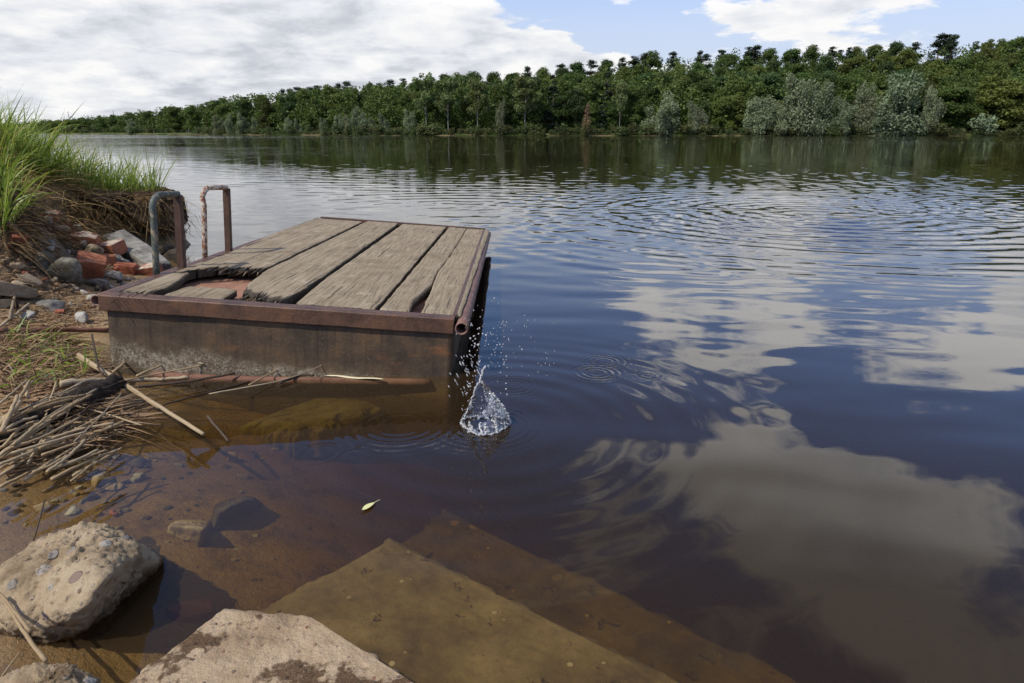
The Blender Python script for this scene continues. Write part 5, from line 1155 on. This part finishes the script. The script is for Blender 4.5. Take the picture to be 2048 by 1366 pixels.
def mesh_tree(kind, seed):
    rg = np.random.default_rng(seed); cl = []; br = []
    if kind == 'oak':
        H_ = 15.0; n = 34
        for i in range(n):
            h = rg.uniform(.16, .97); R_ = 4.3 * math.sin(math.pi * min(1, (h + .12) * .86)) ** .7; a = rg.uniform(0, 6.28); rr = R_ * rg.uniform(.35, .95)
            c = (rr * math.cos(a), rr * math.sin(a), h * H_); s = rg.uniform(1.2, 2.2); cl.append((c, (s, s, s * .72), s * s / 2.2))
            if i % 4 == 0: br.append([(0, 0, h * H_ * .62), (c[0] * .5, c[1] * .5, h * H_ * .8), c])
        tr = [(0, 0, -1), (.15, .1, 4), (-.1, .1, 8), (.1, 0, 13)]; return leafcloud(cl, 250, .25, seed), limbs(tr, .28, br, 0)
    if kind == 'birch':
        H_ = 15.0
        for i in range(26):
            h = rg.uniform(.42, 1.0); R_ = 2.9 * math.sin(math.pi * min(1, (h - .25) * 1.15)) ** .8 + .3; a = rg.uniform(0, 6.28); rr = R_ * rg.uniform(.2, .95)
            c = (rr * math.cos(a), rr * math.sin(a), h * H_); s = rg.uniform(.7, 1.3); cl.append((c, (s, s, s * 1.05), s * s / 1.2))
            if i % 2 == 0: br.append([(0, 0, h * H_ * .72), (c[0] * .6, c[1] * .6, h * H_ * .85), c])
        tr = [(0, 0, -.5), (.1, .1, 5), (-.15, 0, 10), (.1, 0, 14.6)]; return leafcloud(cl, 120, .28, seed), limbs(tr, .15, br, 0)
    if kind == 'pine':
        H_ = 17.0; n = 34; ln = rg.normal(0, .25, 2)
        for i in range(n):
            h = rg.uniform(.30, 1.0) ** .85; R_ = (2.3 * (1.04 - h) ** .6 / .75 + .25) * rg.uniform(.4, 1.1); a = rg.uniform(0, 6.28)
            c = (R_ * .72 * math.cos(a) + ln[0] * h, R_ * .72 * math.sin(a) + ln[1] * h, h * H_); s = rg.uniform(.8, 1.7) * (1.15 - .5 * h); cl.append((c, (s, s, s * .65), s * s / 1.1)); br.append([(ln[0] * h, ln[1] * h, h * H_ - .5), (c[0] * .6, c[1] * .6, h * H_ - .1), c])
        tr = [(0, 0, -1), (.1, 0, 6), (-.1, .1, 12), (ln[0], ln[1], 16.6)]; return leafcloud(cl, 150, .20, seed, .6), limbs(tr, .22, br, 0)
    if kind == 'spruce':
        H_ = 15.0
        for i in range(52):
            h = rg.uniform(.08, .99); R_ = 3.0 * (1.02 - h) ** .85; a = rg.uniform(0, 6.28); rr = R_ * rg.uniform(.4, .95); s = .45 + .6 * (1 - h)
            cl.append(((rr * math.cos(a), rr * math.sin(a), h * H_ - rr * .25), (s, s, s * .45), s * s * 1.6))
        return leafcloud(cl, 75, .26, seed, .3, .1), limbs([(0, 0, -1), (0, .05, 6), (0, 0, 14.6)], .2, [], 0)
    if kind == 'willow':
        H_ = 10.0; top = []
        for k in range(7):
            a = rg.uniform(0, 6.28); d = rg.uniform(.2, 1) * 2.6; top.append((d * math.cos(a), d * math.sin(a), rg.uniform(.62, 1.0) * H_ * (1 - .035 * d * d / 2)))
        for (x, y, z) in top:
            for i in range(8):
                h = rg.uniform(.08, 1.0); s = rg.uniform(.75, 1.3) * (1.1 - .3 * h); w = 1.0 - .35 * h
                c = (x * (.55 + .45 * min(1, h * 1.4)) + rg.normal(0, .85 * w), y * (.55 + .45 * min(1, h * 1.4)) + rg.normal(0, .85 * w), h * z - .5 * s); cl.append((c, (s, s, s * 1.25), s * s * .95))
            br.append([(0, 0, .6), (x * .5, y * .5, z * .45), (x, y, z * .9)])
        return leafcloud(cl, 210, .17, seed, 0, .2), limbs([(0, 0, -.6), (.1, 0, 2), (.1, .1, 5)], .3, br, 0)
    if kind == 'bush':
        for i in range(11):
            a = rg.uniform(0, 6.28); d = rg.uniform(0, 1.3); s = rg.uniform(.45, .8); cl.append(((d * math.cos(a), d * math.sin(a), rg.uniform(.3, 1.9)), (s, s, s), s * s * 2))
            if i % 3 == 0: br.append([(0, 0, 0), (d * .4 * math.cos(a), d * .4 * math.sin(a), .8), (d * math.cos(a), d * math.sin(a), 1.5)])
        return leafcloud(cl, 60, .15, seed), limbs([(0, 0, -.4), (0, .05, .8), (.05, 0, 1.5)], .07, br, 0)
LAB = {'oak': ('broadleaf_tree', 'green broadleaf tree in the dense forest across the lake', 'tree', 'broadleaf trees of the far forest', 'leaf_oak', 'bark'),
       'pine': ('pine_tree', 'dark pine standing above the broadleaf crowns of the far forest', 'pine', 'pines of the far forest', 'leaf_pine', 'bark_pine'),
       'birch': ('aspen_tree', 'slender pale green aspen in front of the far forest', 'tree', 'aspens of the far shore', 'leaf_birch', 'bark_pale'),
       'spruce': ('spruce_tree', 'brownish dark spruce between the broadleaf trees of the far shore', 'spruce', 'spruces of the far shore', 'leaf_spruce', 'bark'),
       'willow': ('willow_tree', 'silvery grey green willow at the far waterline', 'willow', 'silvery willows along the far shore', 'leaf_willow', 'bark'),
       'bush': ('shore_bush', 'low light green bush at the foot of the far forest', 'bush', 'bushes along the far waterline', 'leaf_bush', 'bark')}
for kd, nv in (('oak', 5), ('pine', 5), ('birch', 2), ('spruce', 2), ('willow', 4), ('bush', 3)):
    nm, lb, ct, gp, lf, bk = LAB[kd]
    for s in range(nv):
        cr, B = mesh_tree(kd, 500 + 17 * s + len(kd)); proto(kd, nm, lb, ct, gp, cr, {1: 'leaf_light', 3: 'leaf_deep'}.get(s, lf) if kd == 'oak' else lf, B, bk)
trg = np.random.default_rng(99)
def plant(kd, x, y, height, wide=1.0, var=None, label=None, leaf=None, z=None, group=True):
    base = {'oak': 15.6, 'pine': 17.4, 'birch': 15.6, 'spruce': 15.2, 'willow': 9.2, 'bush': 2.5}[kd]; s = height / base
    L = PROTO[kd]; i = trg.integers(0, len(L)) if var is None else var; e, used = L[i]
    if used or leaf:
        r = e.copy(); COL.objects.link(r)
        for ch in e.children:
            c = ch.copy(); COL.objects.link(c); c.parent = r
            if leaf and ch.name.startswith('crown'): c.data = ch.data.copy(); c.data.materials[0] = M[leaf]
    else: r = e; L[i][1] = True
    r.location = (x, y, float(hillz(x, y)) if z is None else z); r.scale = (s * wide, s * wide, s); r.rotation_euler = (0, 0, trg.uniform(0, 6.28))
    if label:
        r['label'] = label
        if 'group' in r and not group: del r['group']
    return r
def at(px, dback):   # point dback metres behind the far shore, in the direction of picture column px
    az = (px - CX) / F / cp; Y = 220.0
    for _ in range(30): Y = float(shore(az * Y)) + dback
    return az * Y, Y
def need_h(px, py, x, y): # tree height whose top reaches picture row py
    d = ray(px, py); return 1 + math.hypot(x, y) * d[2] / math.hypot(d[0], d[1]) - float(hillz(x, y))
# forest rows, front to back
for db, step, hs in ((10, 7.6, .85), (22, 7.4, 1.0), (38, 7.6, 1.0), (56, 8.0, 1.0), (76, 8.6, 1.0)):
    px = -260.0 + trg.uniform(0, 20)
    while px < 2180:
        x, y = at(px, db + trg.uniform(-4, 4)); sc = y / 200
        pxstep = step / (math.hypot(x, y) * cp) * F * (0.72 + .28 * trg.uniform(0, 2)); tz = float(topz(x))
        far_left = px < 620
        h = 13.5 * hs * trg.uniform(.8, 1.12)
        if db < 15 and 620 < px: h *= trg.uniform(.62, .95)
        lim = 1 + (tz - 1) * y / (shore(x) + 95.0) - float(hillz(x, y)) - .4     # keep the skyline where it is
        h = min(h, max(lim * trg.uniform(.9, 1.0), 5))
        plant('oak', x, y, h, trg.uniform(.95, 1.25)); px += pxstep * (1.0 if px > 500 else 1.4 if px > 140 else 6)
px = 140.0
while px < 2090:   # skyline: pines on the left half and in clumps on the right
    x, y = at(px, 95 + trg.uniform(-6, 8)); stp = 5.6 / (math.hypot(x, y) * cp) * F
    pine = (300 < px < 860) or (1170 < px < 1480 and trg.random() < .75) or (1580 < px < 1680 and trg.random() < .6) or (1710 < px < 1860) or trg.random() < .22
    tz = float(np.interp(px, [a for a, _ in SKP], [b for _, b in SKP])); jit = trg.uniform(-6, 13) * (200 / y)
    if pine:
        h = min(max(need_h(px, tz + 3 + max(jit, -3), x, y), 6), 22); plant('pine', x, y, h, trg.uniform(1.1, 1.9)); px += stp * trg.choice([.45, .7, 1.0, 1.7])
    else:
        h = min(max(need_h(px, tz + 4 + jit * .8, x, y), 6), 19); plant('oak', x, y, h, trg.uniform(.9, 1.2)); px += stp * trg.uniform(.9, 1.4)
# the wood between the nearer crowns reads as one mass
cl = []; mr = np.random.default_rng(31)
while len(cl) < 7000:
    px = mr.uniform(-500, 2300); db = mr.uniform(7, 128) if mr.random() < .8 else mr.uniform(7, 30); x, y = at(px, db)
    if mr.random() > (y / 330) ** .3 * 1.0 and False: continue
    g0 = float(hillz(x, y)); lim = 1 + (float(topz(x)) - 1) * y / (shore(x) + 95.0) - g0 - 1.3
    h = min(mr.uniform(.06, .60 if mr.random() < .6 else 1.0) * 13.0, lim * mr.uniform(.8, 1.0))
    if h < .6: continue
    r = mr.uniform(1.4, 2.6); cl.append(((x, y, g0 + h), (r, r, r * .8), 1))
wv, wf, wt = leafcloud(cl, 46, .42, 77)
o = mk('far_woods', wv, wf, M['leaf_oak'], None, False, attr=wt); tag(o, 'dense undergrowth and foliage filling the wood across the lake', None, None, 'stuff')
# trees one can single out
def single(kd, px, py_top, wpx, label, db=3.0, leaf=None, var=None, group=False):
    x, y = at(px, db); h = need_h(px, py_top, x, y); w = wpx * (y * cp) / F
    nat = {'oak': 9.4, 'willow': 8.0, 'birch': 6.4, 'spruce': 6.0, 'bush': 3.4, 'pine': 6.0}[kd] / {'oak': 15.6, 'pine': 17.4, 'birch': 15.6, 'spruce': 15.2, 'willow': 9.2, 'bush': 2.5}[kd]
    return plant(kd, x, y, h, w / (h * nat), var, label, leaf, None, group)
W_ = 'willow'
for px, top, w, lb in [(1296, 178, 84, 'broad rounded silvery willow standing alone left of the narrow one'), (1361, 200, 48, 'narrow silvery willow beside the broad rounded one at the water'),
        (1466, 183, 74, 'low silvery willow at the left end of the big willow group'), (1512, 190, 70, 'willow with drooping crown second in the big group'), (1540, 138, 92, 'tall pointed silvery willow in the left half of the big group'), (1584, 148, 70, 'silvery willow right behind the tall pointed one'),
        (1620, 190, 76, 'low greyish willow in the middle of the big group'), (1660, 152, 60, 'slender tall willow between the two big crowns'), (1725, 128, 130, 'largest silvery willow with a broad domed crown'), (1780, 165, 56, 'silvery willow at the right end of the big group'), (1700, 205, 70, 'low willow in front of the largest willow'),
        (838, 214, 36, 'small egg shaped willow alone by the calm water'), (748, 208, 40, 'pale willow at the right of the row of small willows'), (792, 224, 26, 'small slim willow between two larger willows'), (708, 224, 26, 'small grey willow left of the pale willow'),
        (615, 230, 26, 'small silvery willow in the left middle of the far shore'), (634, 236, 20, 'tiny willow next to a small silvery one'), (554, 232, 22, 'little willow where the hill begins to rise'), (531, 222, 30, 'mid grey willow with a rounded top on the lower hill'), (490, 226, 30, 'feathery olive willow at the left foot of the hill'), (680, 232, 22, 'low willow among dark trees on the left shore'),
        (328, 234, 34, 'rounded pale willow alone on the grassy spit'), (510, 224, 24, 'olive willow crowding the left willow row'), (725, 226, 26, 'short willow behind the pale willow'), (768, 230, 22, 'short grey willow beside the slim one'), (1003, 196, 26, 'thin willow right of the two tall aspens')]:
    single(W_, px, top, w, lb)
for px, top, w, lb in [(868, 146, 52, 'leafy pale aspen left of the two bare trunked aspens'), (908, 152, 54, 'tall aspen with a long bare pale trunk, left of a pair'), (962, 158, 48, 'tall aspen with a bare pale trunk, right of a pair'), (1048, 152, 60, 'light green conical aspen right of the pair'), (1220, 160, 30, 'slim light green aspen among dark oaks')]:
    single('birch', px, top, w, lb, 4)
for px, top, w, lb in [(1098, 148, 56, 'brown tinged spruce left of the dead tree'), (1195, 142, 50, 'brown tinged spruce right of the dead tree')]:
    single('spruce', px, top, w, lb, 9)
single('oak', 2010, 158, 110, 'bright yellow green tree at the right edge of the far shore', 3, 'leaf_yellow')
for px, top, w, lb in [(1025, 150, 50, 'deep green tree between the aspens and the brown spruce'), (1140, 178, 54, 'leafy dark oak behind the dead tree'), (1245, 165, 56, 'dark oak behind the broad rounded willow'), (1820, 175, 90, 'spreading oak right of the big willow group'), (1900, 150, 110, 'large oak with a visible trunk behind the grey bush'), (1960, 170, 60, 'shaded oak left of the bright yellow green tree'), (1410, 190, 60, 'dark oak between the narrow willow and the big willow group')]:
    single('oak', px, top, w, lb, 8)
single('bush', 1885, 226, 60, 'rounded grey green bush alone on the grassy bank at the right', 2, 'leaf_willow')
# dead conifer at the water
x, y = at(1161, 1.5); h = need_h(1161, 205, x, y); B = MB(); B.add(*tube(smoothpath([(0, 0, -.4), (.1, 0, h * .5), (0, .1, h)], 6), np.linspace(.16, .03, 13), 7)); rg = np.random.default_rng(8)
e = empty('dead_tree', (x, y, float(hillz(x, y)))); tag(e, 'bare reddish brown dead conifer at the far waterline', 'dead tree'); B.build('trunk', M['bark_dead'], e)
B = MB()
for i in range(120):
    hh = h * rg.uniform(.06, .96); L = 2.6 * (1.05 - hh / h) ** .7 * rg.uniform(.5, 1); a = rg.uniform(0, 6.28); q = np.array([math.cos(a), math.sin(a), 0]); p0 = np.array([0, 0, hh])
    B.add(*tube([p0, p0 + q * L * .6 + np.array([0, 0, -.1 * L]), p0 + q * L + np.array([0, 0, -.4 * L])], [.04, .03, .012], 4))
    for s in range(3): B.add(*tube([p0 + q * L * (.4 + .2 * s), p0 + q * L * (.4 + .2 * s) + rg.normal(size=3) * .35 + np.array([0, 0, -.25])], [.02, .008], 3))
B.build('branches', M['bark_dead'], e)
# undergrowth at the waterline
px = 450.0
while px < 2080:
    x, y = at(px, trg.uniform(.8, 3.2)); plant('bush', x, y, trg.uniform(1.1, 3.4), trg.uniform(.8, 1.7)); px += trg.uniform(5, 15) * (1 if px > 900 else .8)
n = 60
for i in range(n):
    px = trg.uniform(150, 450); x, y = at(px, trg.uniform(3, 20)); plant('bush', x, y, trg.uniform(1.5, 4), trg.uniform(1, 2))
# two thin masts far behind the forest on the left
for px, top in ((219, 224), (301, 222)):
    x, y = at(px, 150); zt = 1 + math.hypot(x, y) * ray(px, top)[2] / math.hypot(*ray(px, top)[:2]); zg = float(hillz(x, y)); hh = zt - zg; B = MB()
    for k in range(3):
        a = k * 2.1; B.add(*tube([(.9 * math.cos(a), .9 * math.sin(a), -1), (.15 * math.cos(a), .15 * math.sin(a), hh)], [.09, .06], 5))
    for k in range(14):
        z = hh * k / 14; r = .9 - .75 * k / 14
        for q in range(3): B.add(*tube([(r * math.cos(q * 2.1), r * math.sin(q * 2.1), z), ((r - .05) * math.cos((q + 1) * 2.1), (r - .05) * math.sin((q + 1) * 2.1), z + hh / 14)], [.05, .05], 4))
    o = B.build('lattice_mast', M['slab_grey'], loc=(x, y, zg)); tag(o, 'thin lattice mast above the forest, the %s of the two' % ('one nearer the grassy bank' if px == 219 else 'one above the rounded pale willow'), 'mast')
for kd in PROTO:
    for e, used in PROTO[kd]:
        if not used:
            for c in list(e.children): bpy.data.objects.remove(c)
            bpy.data.objects.remove(e)
